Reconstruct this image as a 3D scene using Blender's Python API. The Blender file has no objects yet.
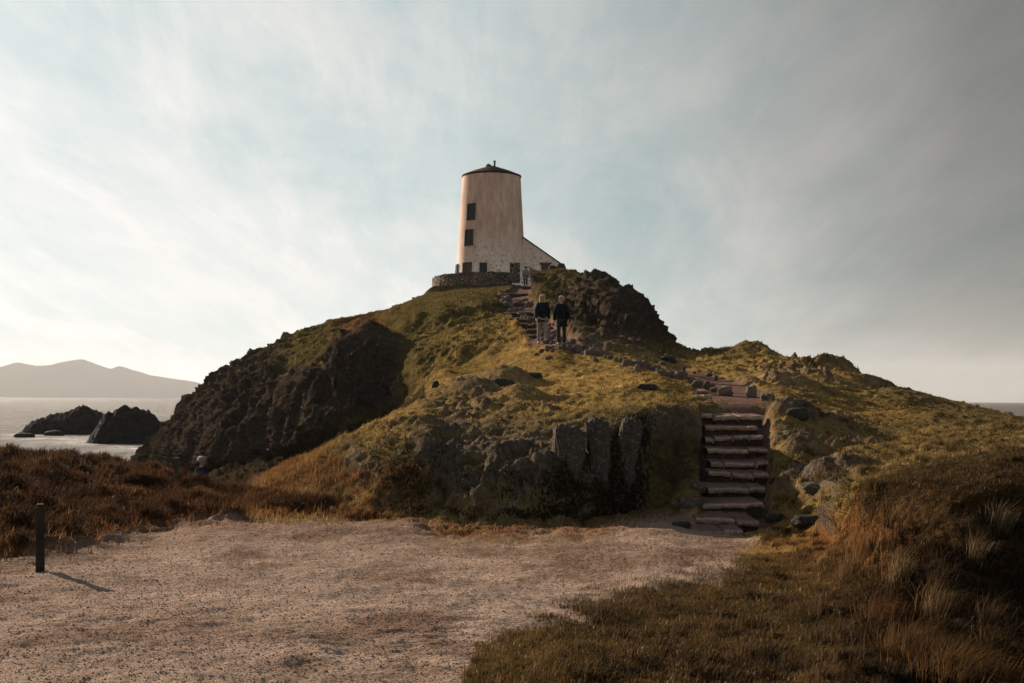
import bpy, math, random
import numpy as np
from mathutils import Vector, Matrix

R = math.radians
random.seed(7)
rng = np.random.default_rng(11)
SC = bpy.context.scene
COL = SC.collection

# ------------------------------------------------------------------ camera
F, K = 1200.0, 1.5              # focal length in pixels; K: metres of depth per table unit
cam_d = bpy.data.cameras.new('camera')
cam = bpy.data.objects.new('camera', cam_d)
COL.objects.link(cam)
cam_d.sensor_fit = 'HORIZONTAL'
cam_d.sensor_width = 36.0
cam_d.lens = F / 1024 * 36.0
cam_d.shift_x = 0.0
cam_d.shift_y = (399.3 - 341.5) / 1024
cam_d.clip_start = 0.1
cam_d.clip_end = 30000
cam.rotation_euler = (R(90), R(-0.29), 0)
SC.camera = cam

# ------------------------------------------------------------------ sun and sky
SUN_EL, SUN_AZ = R(18.5), R(40.0)            # azimuth: degrees to the left of the view direction (+Y)
sun_dir = Vector((-math.sin(SUN_AZ) * math.cos(SUN_EL), math.cos(SUN_AZ) * math.cos(SUN_EL), math.sin(SUN_EL)))
sd = bpy.data.lights.new('sun', 'SUN')
sd.energy = 5.0
sd.angle = R(0.5)
sd.color = (1.0, 0.86, 0.70)
sun = bpy.data.objects.new('sun', sd)
COL.objects.link(sun)
sun.rotation_euler = (-sun_dir).to_track_quat('-Z', 'Y').to_euler()
sun.location = (-40, 40, 60)

world = bpy.data.worlds.new('World')
SC.world = world
world.use_nodes = True
wn, wl = world.node_tree.nodes, world.node_tree.links
wn.clear()


def nd(nodes, typ, **kw):
    n = nodes.new(typ)
    for k, v in kw.items():
        if k.startswith('i_'):
            n.inputs[k[2:].replace('_', ' ')].default_value = v
        else:
            setattr(n, k, v)
    return n


def mathn(nodes, links, op, a, b=None, clamp=False):
    n = nodes.new('ShaderNodeMath')
    n.operation = op
    n.use_clamp = clamp
    for i, v in enumerate((a, b)):
        if v is None:
            continue
        if isinstance(v, (int, float)):
            n.inputs[i].default_value = v
        else:
            links.new(v, n.inputs[i])
    return n.outputs[0]


def ramp(nodes, links, fac, stops):
    n = nodes.new('ShaderNodeValToRGB')
    el = n.color_ramp.elements
    while len(el) < len(stops):
        el.new(0.5)
    for e, (p, c) in zip(el, stops):
        e.position = p
        e.color = (c, c, c, 1) if isinstance(c, (int, float)) else (*c, 1)
    links.new(fac, n.inputs[0])
    return n.outputs[0]


def mixc(nodes, links, fac, a, b, mode='MIX'):
    n = nodes.new('ShaderNodeMix')
    n.data_type = 'RGBA'
    n.blend_type = mode
    for s, v in ((n.inputs[0], fac), (n.inputs[6], a), (n.inputs[7], b)):
        if isinstance(v, (int, float)):
            s.default_value = v
        elif isinstance(v, tuple):
            s.default_value = (*v, 1) if len(v) == 3 else v
        else:
            links.new(v, s)
    return n.outputs[2]


sky = wn.new('ShaderNodeTexSky')
sky.sky_type = 'NISHITA'
sky.sun_disc = False
sky.sun_elevation = SUN_EL
sky.sun_rotation = -SUN_AZ
sky.air_density = 1.0
sky.dust_density = 1.0
sky.ozone_density = 1.0
sky.altitude = 0
tc = wn.new('ShaderNodeTexCoord')
sep = wn.new('ShaderNodeSeparateXYZ')
wl.new(tc.outputs['Generated'], sep.inputs[0])
den = mathn(wn, wl, 'ADD', mathn(wn, wl, 'MAXIMUM', sep.outputs[2], 0.0), 0.16)
cx = mathn(wn, wl, 'DIVIDE', sep.outputs[0], den)
cy = mathn(wn, wl, 'DIVIDE', sep.outputs[1], den)
cmb = wn.new('ShaderNodeCombineXYZ')
wl.new(cx, cmb.inputs[0])
wl.new(cy, cmb.inputs[1])


def cloud_noise(rot, scl, scale, detail, rough, dist, off=(0, 0, 0)):
    mp = wn.new('ShaderNodeMapping')
    mp.inputs['Rotation'].default_value = (0, 0, R(rot))
    mp.inputs['Scale'].default_value = (*scl, 1)
    mp.inputs['Location'].default_value = off
    wl.new(cmb.outputs[0], mp.inputs[0])
    n = wn.new('ShaderNodeTexNoise')
    n.inputs['Scale'].default_value = scale
    n.inputs['Detail'].default_value = detail
    n.inputs['Roughness'].default_value = rough
    n.inputs['Distortion'].default_value = dist
    wl.new(mp.outputs[0], n.inputs['Vector'])
    return n.outputs[0]


c1 = ramp(wn, wl, cloud_noise(24, (1.0, 0.42), 0.85, 9, 0.62, 0.7, (3.1, 1.7, 0)), [(0.43, 0.0), (0.63, 1.0)])
c2 = ramp(wn, wl, cloud_noise(12, (1.0, 0.22), 2.6, 8, 0.68, 0.5, (0.4, 5.2, 0)), [(0.38, 0.0), (0.72, 1.0)])
c3 = ramp(wn, wl, cloud_noise(28, (1.0, 0.13), 4.6, 12, 0.74, 1.1, (2.4, 0.9, 0)), [(0.42, 0.0), (0.66, 1.0)])
c4 = ramp(wn, wl, cloud_noise(-8, (1.0, 0.30), 2.0, 11, 0.72, 1.6, (5.4, 8.9, 0)), [(0.47, 0.0), (0.63, 1.0)])
lft = mathn(wn, wl, 'MULTIPLY', mathn(wn, wl, 'MAXIMUM', mathn(wn, wl, 'MULTIPLY', sep.outputs[0], -1.0), 0.0), 0.9)
cl = mathn(wn, wl, 'ADD', mathn(wn, wl, 'MULTIPLY', c1, 0.52), mathn(wn, wl, 'ADD', lft, mathn(wn, wl, 'MULTIPLY', c2, 0.34)))
cl = mathn(wn, wl, 'ADD', cl, mathn(wn, wl, 'ADD', mathn(wn, wl, 'MULTIPLY', c3, 0.22), mathn(wn, wl, 'MULTIPLY', c4, 0.24)), True)
bw = wn.new('ShaderNodeRGBToBW')
wl.new(sky.outputs[0], bw.inputs[0])
# a thin bright layer of high cloud ahead of the camera evens out the glare round the sun; the unseen cloudless sky behind is toned warm to set the fill
xL = mathn(wn, wl, 'MULTIPLY', bw.outputs[0], 0.1)
comp = mathn(wn, wl, 'MULTIPLY', mathn(wn, wl, 'DIVIDE', xL, mathn(wn, wl, 'ADD', xL, 0.26)), 4.8)
# grey cloud bank drifting in from the right
gb = ramp(wn, wl, mathn(wn, wl, 'ADD', sep.outputs[0], mathn(wn, wl, 'MULTIPLY', cloud_noise(40, (1.0, 0.5), 1.1, 7, 0.6, 0.4, (7.7, 2.2, 0)), 0.22)),
          [(0.06, 1.0), (0.28, 0.70), (0.46, 0.335), (0.62, 0.22)])
comp = mathn(wn, wl, 'MULTIPLY', comp, gb)


def tinted(t):
    c = wn.new('ShaderNodeCombineColor')
    for i, k in enumerate(t):
        wl.new(mathn(wn, wl, 'MULTIPLY', comp, k), c.inputs[i])
    return c.outputs[0]


ahead = mixc(wn, wl, cl, tinted((0.55, 0.745, 0.775)), tinted((1.07, 1.06, 1.04)))
fw = ramp(wn, wl, sep.outputs[1], [(0.0, 0.0), (0.45, 1.0)])
skyc = mixc(wn, wl, fw, mixc(wn, wl, 1.0, sky.outputs[0], (0.86, 0.71, 0.58), 'MULTIPLY'), ahead)
bg = wn.new('ShaderNodeBackground')
bg.inputs['Strength'].default_value = 0.10
wl.new(skyc, bg.inputs['Color'])
wo = wn.new('ShaderNodeOutputWorld')
wl.new(bg.outputs[0], wo.inputs['Surface'])

vs = SC.view_settings
vs.view_transform = 'Standard'
vs.look = 'None'
vs.exposure = 1.15
vs.gamma = 1.0
vs.use_curve_mapping = False
SC.cycles.max_bounces = 6
SC.cycles.volume_bounces = 1
SC.cycles.use_denoising = True


# ------------------------------------------------------------------ noise in numpy
def _hash(ix, iy, iz, seed):
    h = (ix * 374761393 + iy * 668265263 + iz * 2147483647 + seed * 1274126177) & 0xFFFFFFFF
    h = ((h ^ (h >> 13)) * 1274126177) & 0xFFFFFFFF
    h = ((h ^ (h >> 16)) * 2246822519) & 0xFFFFFFFF
    return h ^ (h >> 15)


def pnoise(P, seed=0):
    P = np.asarray(P, dtype=np.float64)
    i = np.floor(P).astype(np.int64)
    f = P - i
    w = f * f * f * (f * (f * 6 - 15) + 10)
    out = np.zeros(len(P))
    for dx in (0, 1):
        for dy in (0, 1):
            for dz in (0, 1):
                h = _hash(i[:, 0] + dx, i[:, 1] + dy, i[:, 2] + dz, seed)
                gx = (h & 1023) / 511.5 - 1
                gy = ((h >> 10) & 1023) / 511.5 - 1
                gz = ((h >> 20) & 1023) / 511.5 - 1
                d = gx * (f[:, 0] - dx) + gy * (f[:, 1] - dy) + gz * (f[:, 2] - dz)
                wt = (w[:, 0] if dx else 1 - w[:, 0]) * (w[:, 1] if dy else 1 - w[:, 1]) * (w[:, 2] if dz else 1 - w[:, 2])
                out += d * wt
    return out


def fbm(P, octv=4, seed=0, gain=0.5, ridged=False):
    P = np.asarray(P, dtype=np.float64)
    a, s, tot = 1.0, np.zeros(len(P)), 0.0
    for k in range(octv):
        n = pnoise(P * (2.03 ** k) + k * 17.3, seed + k)
        if ridged:
            n = 1 - 2.2 * np.abs(n)
        s += a * n
        tot += a
        a *= gain
    return s / tot


def sstep(a, b, x):
    t = np.clip((x - a) / (b - a), 0, 1)
    return t * t * (3 - 2 * t)


def pchip(x, y, q):
    """x (n,), y (n, m), q (k,) -> (k, m)"""
    x = np.asarray(x, float)
    y = np.asarray(y, float)
    h = np.diff(x)[:, None]
    d = np.diff(y, axis=0) / h
    m = np.zeros_like(y)
    m[0], m[-1] = d[0], d[-1]
    w1 = 2 * h[1:] + h[:-1]
    w2 = h[1:] + 2 * h[:-1]
    with np.errstate(divide='ignore', invalid='ignore'):
        hm = (w1 + w2) / (w1 / d[:-1] + w2 / d[1:])
    m[1:-1] = np.where(d[:-1] * d[1:] > 0, hm, 0)
    i = np.clip(np.searchsorted(x, q, side='right') - 1, 0, len(x) - 2)
    hh = h[i]
    t = ((q - x[i])[:, None]) / hh
    return ((1 + 2 * t) * (1 - t) ** 2 * y[i] + t * (1 - t) ** 2 * hh * m[i]
            + t * t * (3 - 2 * t) * y[i + 1] + t * t * (t - 1) * hh * m[i + 1])


# ------------------------------------------------------------------ mesh helpers
def mesh_np(name, verts, faces, mat=None, parent=None, cols=None, attrs=None, smooth=True, link=True):
    """faces: array (n, 3|4) or list of such arrays"""
    me = bpy.data.meshes.new(name)
    verts = np.asarray(verts, dtype=np.float32)
    fl = faces if isinstance(faces, list) else [faces]
    fl = [np.asarray(f, dtype=np.int32) for f in fl if len(f)]
    loops = np.concatenate([f.ravel() for f in fl])
    sizes = np.concatenate([np.full(len(f), f.shape[1], dtype=np.int32) for f in fl])
    starts = np.concatenate([[0], np.cumsum(sizes)[:-1]]).astype(np.int32)
    me.vertices.add(len(verts))
    me.vertices.foreach_set('co', verts.ravel())
    me.loops.add(len(loops))
    me.loops.foreach_set('vertex_index', loops)
    me.polygons.add(len(sizes))
    me.polygons.foreach_set('loop_start', starts)
    me.polygons.foreach_set('use_smooth', np.full(len(sizes), smooth, dtype=bool))
    me.update(calc_edges=True)
    me.validate()
    if cols is not None:
        a = me.attributes.new('Col', 'FLOAT_COLOR', 'POINT')
        c = np.ones((len(verts), 4), dtype=np.float32)
        c[:, :3] = cols
        a.data.foreach_set('color', c.ravel())
    for k, v in (attrs or {}).items():
        a = me.attributes.new(k, 'FLOAT', 'POINT')
        a.data.foreach_set('value', np.asarray(v, dtype=np.float32))
    o = bpy.data.objects.new(name, me)
    if mat:
        me.materials.append(mat)
    if parent:
        o.parent = parent
    if link:
        COL.objects.link(o)
    return o


def tag(o, label=None, cat=None, group=None, kind=None):
    if label:
        o['label'] = label
    if cat:
        o['category'] = cat
    if group:
        o['group'] = group
    if kind:
        o['kind'] = kind
    return o


def empty(name, loc, rz=0.0):
    o = bpy.data.objects.new(name, None)
    o.location = loc
    o.rotation_euler = (0, 0, rz)
    o.empty_display_size = 0.2
    COL.objects.link(o)
    return o


def yh(u):
    return 399.3 + (np.asarray(u, float) - 512) * 0.005


def pt(u, py, Y):
    """picture position and table depth -> world"""
    return Vector(((u - 512) * Y / 800.0, Y * K, float(yh(u) - py) * Y / 800.0))


def grid_faces(nr, nc):
    i = np.arange(nr * nc).reshape(nr, nc)
    return np.stack([i[:-1, :-1].ravel(), i[:-1, 1:].ravel(), i[1:, 1:].ravel(), i[1:, :-1].ravel()], 1)


class MB:
    """collects boxes, tubes and lathes into one mesh"""
    def __init__(s):
        s.v, s.f = [], []

    def add(s, v, f):
        n = len(s.v)
        s.v += [tuple(p) for p in v]
        s.f += [tuple(n + i for i in q) for q in f]

    def box(s, c, size, rot=None, taper=1.0):
        x, y, z = (k / 2 for k in size)
        vs_ = []
        for dz in (-1, 1):
            t = taper if dz > 0 else 1.0
            for dx, dy in ((-1, -1), (1, -1), (1, 1), (-1, 1)):
                p = Vector((dx * x * t, dy * y * t, dz * z))
                if rot is not None:
                    p = rot @ p
                vs_.append(p + Vector(c))
        s.add(vs_, [(3, 2, 1, 0), (4, 5, 6, 7), (0, 1, 5, 4), (1, 2, 6, 5), (2, 3, 7, 6), (3, 0, 4, 7)])

    def lathe(s, c, prof, n=48, cap=True):
        vs_, fs = [], []
        for r, z in prof:
            for k in range(n):
                a = 2 * math.pi * k / n
                vs_.append((c[0] + r * math.cos(a), c[1] + r * math.sin(a), c[2] + z))
        for j in range(len(prof) - 1):
            for k in range(n):
                k2 = (k + 1) % n
                fs.append((j * n + k, j * n + k2, (j + 1) * n + k2, (j + 1) * n + k))
        if cap:
            fs.append(tuple(range((len(prof) - 1) * n, len(prof) * n)))
            fs.append(tuple(reversed(range(n))))
        s.add(vs_, fs)

    def build(s, name, mat, parent=None, smooth=False, bevel=0.0):
        me = bpy.data.meshes.new(name)
        me.from_pydata(s.v, [], s.f)
        me.update()
        if smooth:
            me.polygons.foreach_set('use_smooth', [True] * len(me.polygons))
        o = bpy.data.objects.new(name, me)
        me.materials.append(mat)
        COL.objects.link(o)
        if parent:
            o.parent = parent
        if bevel:
            b = o.modifiers.new('bevel', 'BEVEL')
            b.width = bevel
            b.segments = 2
        return o


# ------------------------------------------------------------------ materials
def new_mat(name):
    m = bpy.data.materials.new(name)
    m.use_nodes = True
    n, l = m.node_tree.nodes, m.node_tree.links
    n.clear()
    out = n.new('ShaderNodeOutputMaterial')
    p = n.new('ShaderNodeBsdfPrincipled')
    l.new(p.outputs[0], out.inputs['Surface'])
    p.inputs['Roughness'].default_value = 0.9
    p.inputs['Specular IOR Level'].default_value = 0.04
    return m, n, l, p, out


def noise_n(n, l, scale, detail=6, rough=0.6, dist=0.0, coord='Object', scl=None):
    t = n.new('ShaderNodeTexCoord')
    v = t.outputs[coord]
    if scl:
        mp = n.new('ShaderNodeMapping')
        mp.inputs['Scale'].default_value = scl
        l.new(v, mp.inputs[0])
        v = mp.outputs[0]
    x = n.new('ShaderNodeTexNoise')
    x.inputs['Scale'].default_value = scale
    x.inputs['Detail'].default_value = detail
    x.inputs['Roughness'].default_value = rough
    x.inputs['Distortion'].default_value = dist
    l.new(v, x.inputs['Vector'])
    return x.outputs[0]


def vor_n(n, l, scale, feature='F1', out='Distance', coord='Object', scl=None, rnd=1.0):
    t = n.new('ShaderNodeTexCoord')
    v = t.outputs[coord]
    if scl:
        mp = n.new('ShaderNodeMapping')
        mp.inputs['Scale'].default_value = scl
        l.new(v, mp.inputs[0])
        v = mp.outputs[0]
    x = n.new('ShaderNodeTexVoronoi')
    x.feature = feature
    x.inputs['Scale'].default_value = scale
    x.inputs['Randomness'].default_value = rnd
    l.new(v, x.inputs['Vector'])
    return x.outputs[out]


def bump_n(n, l, p, height, strength, dist):
    b = n.new('ShaderNodeBump')
    b.inputs['Strength'].default_value = strength
    b.inputs['Distance'].default_value = dist
    l.new(height, b.inputs['Height'])
    if p is not None:
        l.new(b.outputs[0], p.inputs['Normal'])
    return b


def simple_mat(name, c, c2=None, scale=8.0, rough=0.85, bump=0.3, bd=0.01, detail=6):
    m, n, l, p, _ = new_mat(name)
    nz = noise_n(n, l, scale, detail)
    f = ramp(n, l, nz, [(0.35, 0.0), (0.65, 1.0)])
    l.new(mixc(n, l, f, c, c2 or tuple(k * 0.6 for k in c)), p.inputs['Base Color'])
    p.inputs['Roughness'].default_value = rough
    if bump:
        bump_n(n, l, p, noise_n(n, l, scale * 3, 5), bump, bd)
    return m


def terrain_mat():
    m, n, l, p, _ = new_mat('ground_cover')
    a = nd(n, 'ShaderNodeAttribute', attribute_name='Col')
    rk = nd(n, 'ShaderNodeAttribute', attribute_name='rock').outputs['Fac']
    gv = nd(n, 'ShaderNodeAttribute', attribute_name='gravel').outputs['Fac']
    # turf: streaky fine mottling
    t1 = ramp(n, l, noise_n(n, l, 9.0, 8, 0.72), [(0.3, 0.45), (0.7, 1.5)])
    turf = mixc(n, l, 1.0, a.outputs['Color'], t1, 'MULTIPLY')
    # rock: lichen and cracks
    r1 = ramp(n, l, noise_n(n, l, 5.0, 10, 0.75, 0.6), [(0.32, 0.35), (0.52, 0.95), (0.68, 1.9)])
    rock = mixc(n, l, 1.0, a.outputs['Color'], r1, 'MULTIPLY')
    lich = ramp(n, l, noise_n(n, l, 14.0, 6, 0.7), [(0.60, 0.0), (0.70, 0.55)])
    rock = mixc(n, l, lich, rock, (0.20, 0.17, 0.13))
    # gravel: single stones of slightly different greys and browns
    vc = vor_n(n, l, 60.0, 'F1', 'Color')
    vb = n.new('ShaderNodeRGBToBW')
    l.new(vc, vb.inputs[0])
    gm = ramp(n, l, vb.outputs[0], [(0.15, 0.82), (0.85, 1.15)])
    gcol = mixc(n, l, 1.0, a.outputs['Color'], gm, 'MULTIPLY')
    big = ramp(n, l, noise_n(n, l, 1.4, 5, 0.6), [(0.35, 0.78), (0.65, 1.15)])
    gcol = mixc(n, l, 1.0, gcol, big, 'MULTIPLY')
    c = mixc(n, l, rk, turf, rock)
    c = mixc(n, l, gv, c, gcol)
    l.new(c, p.inputs['Base Color'])
    p.inputs['Roughness'].default_value = 0.95
    p.inputs['Specular IOR Level'].default_value = 0.0
    hb = noise_n(n, l, 16.0, 8, 0.7)
    hr = noise_n(n, l, 7.0, 10, 0.72, 0.4)
    b1 = bump_n(n, l, None, hb, 0.8, 0.06)
    b2 = bump_n(n, l, None, hr, 0.9, 0.16)
    gs = mathn(n, l, 'ADD', mathn(n, l, 'MULTIPLY', vor_n(n, l, 60.0), -0.28), mathn(n, l, 'MULTIPLY', noise_n(n, l, 5.0, 9, 0.66, 0.0, 'Object', (0.75, 1.5, 1)), 2.6))
    b3 = bump_n(n, l, None, gs, 0.8, 0.030)
    mx = n.new('ShaderNodeMix')
    mx.data_type = 'VECTOR'
    l.new(rk, mx.inputs[0])
    l.new(b1.outputs[0], mx.inputs[4])
    l.new(b2.outputs[0], mx.inputs[5])
    mx2 = n.new('ShaderNodeMix')
    mx2.data_type = 'VECTOR'
    l.new(gv, mx2.inputs[0])
    l.new(mx.outputs[1], mx2.inputs[4])
    l.new(b3.outputs[0], mx2.inputs[5])
    l.new(mx2.outputs[1], p.inputs['Normal'])
    return m


def blade_mat():
    m, n, l, p, out = new_mat('grass_blades')
    a = nd(n, 'ShaderNodeAttribute', attribute_name='Col')
    l.new(a.outputs['Color'], p.inputs['Base Color'])
    p.inputs['Roughness'].default_value = 0.75
    p.inputs['Specular IOR Level'].default_value = 0.05
    tr = n.new('ShaderNodeBsdfTranslucent')
    l.new(a.outputs['Color'], tr.inputs['Color'])
    mx = n.new('ShaderNodeMixShader')
    mx.inputs[0].default_value = 0.35
    l.new(p.outputs[0], mx.inputs[1])
    l.new(tr.outputs[0], mx.inputs[2])
    l.new(mx.outputs[0], out.inputs['Surface'])
    return m


def rock_mat(name, base, lichen=(0.30, 0.26, 0.20), amt=0.5, scale=6.0):
    m, n, l, p, _ = new_mat(name)
    f = ramp(n, l, noise_n(n, l, scale, 10, 0.72, 0.5), [(0.3, 0.0), (0.7, 1.0)])
    c = mixc(n, l, f, tuple(k * 0.45 for k in base), tuple(min(1, k * 1.35) for k in base))
    li = ramp(n, l, noise_n(n, l, scale * 2.7, 6, 0.65), [(0.55, 0.0), (0.66, amt)])
    c = mixc(n, l, li, c, lichen)
    l.new(c, p.inputs['Base Color'])
    h = mathn(n, l, 'ADD', noise_n(n, l, scale * 1.5, 10, 0.7, 0.4), mathn(n, l, 'MULTIPLY', vor_n(n, l, scale * 0.9, 'DISTANCE_TO_EDGE'), 0.5))
    bump_n(n, l, p, h, 0.9, 0.08)
    return m


def soil_step_mat():
    m, n, l, p, _ = new_mat('trodden_soil')
    a = nd(n, 'ShaderNodeAttribute', attribute_name='Col')
    f = ramp(n, l, noise_n(n, l, 11.0, 8, 0.7), [(0.3, 0.55), (0.7, 1.35)])
    l.new(mixc(n, l, 1.0, a.outputs['Color'], f, 'MULTIPLY'), p.inputs['Base Color'])
    bump_n(n, l, p, noise_n(n, l, 22.0, 8, 0.7), 0.8, 0.03)
    return m


M = {}
M['terrain'] = terrain_mat()
M['blade'] = blade_mat()
M['rock'] = rock_mat('grey_rock', (0.10, 0.078, 0.060))
M['dark_rock'] = rock_mat('dark_rock', (0.05, 0.042, 0.036), (0.12, 0.10, 0.08), 0.3)
M['islet'] = rock_mat('sea_rock_surface', (0.015, 0.012, 0.010), (0.04, 0.033, 0.027), 0.2, 0.9)
M['pale_rock'] = rock_mat('lichened_rock', (0.17, 0.145, 0.12), (0.40, 0.36, 0.30), 0.55, 7.0)
M['path_stone'] = rock_mat('path_stone_surface', (0.155, 0.115, 0.088), (0.36, 0.31, 0.25), 0.5, 5.0)
M['slab_rock'] = rock_mat('speckled_slab', (0.075, 0.058, 0.045), (0.25, 0.21, 0.165), 0.85, 11.0)
M['step'] = soil_step_mat()
M['wood'] = simple_mat('weathered_timber', (0.035, 0.027, 0.02), (0.018, 0.014, 0.011), 14, 0.85, 0.5, 0.01)
M['wood_pale'] = simple_mat('pale_timber', (0.09, 0.065, 0.042), (0.05, 0.036, 0.025), 14, 0.85, 0.5, 0.01)

# ------------------------------------------------------------------ the land: feature lines per picture column
def G(py):
    return 1.3975 / ((py - 399.0) / 800.0 - 0.045)

# each column: 13 nodes for lines 2..14; (py, depth) or ('z', z, depth)
Z = 'z'
SEA = -6.0
deep = [(Z, -3.2, 24), (Z, -6.4, 36), (Z, -8, 48), (Z, -8, 54), (Z, -8, 58), (Z, -8, 64), (Z, -8, 70)]
COLS = {
    -300: [(683, 4.5), (612, 6.4), (575, 8), (530, 10.5), (495, 13.5), (458, 17)] + deep,
    0:    [(683, 4.5), (612, 6.3), (555, 9.2), (520, 11), (485, 13.5), (452, 17)] + deep,
    60:   [(683, 4.5), (612, 6.3), (548, 9.8), (520, 11.5), (488, 14), (454, 17.5)] + deep,
    110:  [(683, 4.5), (610, 6.4), (536, 11.0), (514, 12.8), (492, 15), (464, 18)] + deep,
    130:  [(683, 4.5), (608, 6.5), (532, 11.5), (512, 13), (494, 15), (471, 18.2), (Z, -3.4, 24), (Z, -6.2, 36), (Z, -7, 56), (Z, -7, 62), (Z, -7, 66), (Z, -7, 68), (Z, -7, 70)],
    150:  [(683, 4.5), (608, 6.5), (529, 11.9), (512, 13.2), (494, 15), (470, 18), (Z, -3.4, 24), (Z, -5.6, 36), (Z, -6.4, 60), (468, 64), (460, 66), (455, 68), (450, 69)],
    180:  [(683, 4.5), (607, 6.5), (525, 12.4), (512, 13.3), (499, 15), (480, 17.8), (Z, -3.2, 23), (Z, -5.2, 36), (Z, -5.8, 56), (466, 58), (446, 61), (432, 64), (419, 67)],
    200:  [(683, 4.5), (607, 6.5), (524, 12.5), (513, 13.3), (502, 15), (487, 17.5), (Z, -3.0, 23), (Z, -4.8, 36), (Z, -5.3, 53), (458, 55), (428, 59), (410, 63), (396, 66)],
    235:  [(683, 4.5), (607, 6.5), (525, 12.4), (516, 13.4), (510, 14.5), (503, 16), (Z, -2.9, 22), (Z, -4.3, 33), (Z, -4.6, 48), (438, 50.5), (402, 55), (382, 60), (368, 65)],
    270:  [(683, 4.5), (607, 6.5), (526, 12.3), (514, 13.4), (500, 15), (478, 17), (Z, -2.2, 22), (Z, -3.9, 32), (Z, -4.0, 46), (422, 48.5), (380, 54), (358, 61), (347, 64)],
    300:  [(683, 4.5), (607, 6.5), (526, 12.3), (512, 13.6), (490, 15.2), (462, 17.5), (Z, -1.9, 22), (Z, -3.3, 31), (Z, -3.4, 43), (408, 45.5), (358, 54), (338, 61), (329, 64)],
    335:  [(683, 4.5), (607, 6.5), (525, 12.4), (506, 13.8), (478, 15.2), (443, 17.5), (Z, -1.4, 22), (Z, -2.3, 30), (Z, -2.3, 40), (385, 42.5), (346, 53), (330, 60), (319, 64)],
    370:  [(683, 4.5), (607, 6.5), (525, 12.4), (506, 13.3), (472, 14.3), (424, 17), (Z, -0.8, 22), (Z, -1.5, 29), (Z, -1.5, 39), (346, 42), (332, 53), (321, 60), (313, 64)],
    400:  [(683, 4.5), (607, 6.5), (526, 12.3), (502, 13.0), (458, 13.9), (411, 17), (Z, -0.35, 22), (Z, -0.7, 28), (Z, -0.7, 38), (348, 41), (333, 48), (316, 54), (306, 66)],
    425:  [(683, 4.5), (607, 6.5), (527, 12.2), (502, 12.8), (452, 13.7), (408, 16.7), (397, 21), (392, 26), (386, 34), (349, 38.5), (333, 45.5), (312, 50), (294, 70)],
    450:  [(683, 4.5), (607, 6.5), (528, 12.1), (504, 12.7), (458, 13.8), (414, 16.6), (395, 20), (373, 28), (364, 34.5), (338, 37.2), (331, 43.5), (309, 46.5), (290, 71)],
    480:  [(683, 4.5), (607, 6.5), (529, 12.0), (506, 12.5), (460, 13.5), (420, 15.9), (395, 19), (374, 26), (362, 33.0), (335, 36.0), (323, 43), (306, 47), (288, 70.5)],
    505:  [(683, 4.5), (607, 6.5), (529, 12.0), (507, 12.45), (462, 13.3), (424, 15.3), (396, 18.7), (376, 24), (356, 30), (336, 36), (318, 44), (301, 55), (286, 69)],
    530:  [(683, 4.5), (607, 6.5), (529, 12.0), (507, 12.4), (466, 13.1), (430, 14.7), (400, 18), (380, 23), (361, 27), (343, 30.5), (322, 40), (300, 54), (285, 68)],
    560:  [(683, 4.5), (607, 6.5), (528, 12.1), (507, 12.5), (468, 13.0), (432, 14.2), (400, 18), (380, 22), (362, 25.5), (346, 28), (330, 37), (298, 56), (272, 64)],
    600:  [(683, 4.5), (607, 6.5), (522, 12.6), (503, 12.9), (465, 13.25), (428, 14.0), (398, 18), (379, 21.5), (363, 25), (351, 28), (332, 40), (304, 50), (281, 58)],
    640:  [(683, 4.5), (607, 6.5), (514, 13.3), (497, 13.6), (460, 14.0), (416, 14.7), (398, 17.5), (385, 19.5), (372, 22), (359, 27), (348, 38), (328, 46), (311, 52)],
    665:  [(683, 4.5), (607, 6.5), (516, 13.1), (492, 13.8), (455, 14.5), (409, 15.3), (400, 17), (392, 18.5), (380, 21), (366, 27), (357, 36), (350, 43), (340, 47)],
    690:  [(683, 4.5), (607, 6.5), (525, 12.4), (504, 13.2), (460, 14.8), (408, 16.4), (402, 17.5), (394, 19.2), (384, 21.5), (373, 26), (363, 34), (357, 40), (353, 45)],
    720:  [(683, 4.5), (606, 6.5), (532, 11.9), (508, 13.0), (462, 14.8), (408, 16.6), (402, 17.6), (393, 20), (384, 23), (373, 28), (363, 34), (356, 39), (351, 43)],
    770:  [(683, 4.5), (606, 6.5), (536, 11.5), (508, 12.8), (458, 14.6), (411, 16.4), (403, 17.8), (394, 20), (386, 23), (376, 28), (366, 33), (358, 38), (353, 41)],
    830:  [(683, 4.3), (606, 6.2), (545, 9.5), (510, 11.2), (465, 13.8), (428, 16.5), (416, 18.5), (405, 21), (396, 24), (388, 27), (380, 30), (372, 33), (366, 36)],
    870:  [(683, 4.2), (612, 5.9), (560, 7.0), (514, 7.7), (470, 12.5), (440, 15.5), (426, 18), (415, 21), (407, 23.5), (400, 26.5), (393, 29), (387, 31.5), (383, 33.5)],
    910:  [(683, 4.4), (625, 5.3), (556, 5.85), (500, 6.4), (466, 12), (441, 15), (428, 18), (418, 21), (410, 23.5), (404, 26), (399, 28), (394, 30), (391, 32)],
    960:  [(683, 4.4), (640, 5.0), (552, 5.62), (489, 6.25), (459, 11.5), (441, 14), (430, 17), (423, 19.5), (417, 22), (412, 24.5), (408, 26), (404, 28), (402, 29.5)],
    1024: [(683, 4.3), (630, 5.1), (543, 5.75), (474, 6.45), (453, 11), (442, 13.5), (436, 16), (431, 18), (427, 20), (423, 22), (421, 23.5), (419, 25), (418, 26)],
    1400: [(683, 4.2), (640, 5.1), (560, 5.75), (490, 6.5), (482, 11), (478, 13.5), (474, 16), (471, 18), (470, 20), (470, 22), (470, 23.5), (470, 25), (470, 26)],
}
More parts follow.
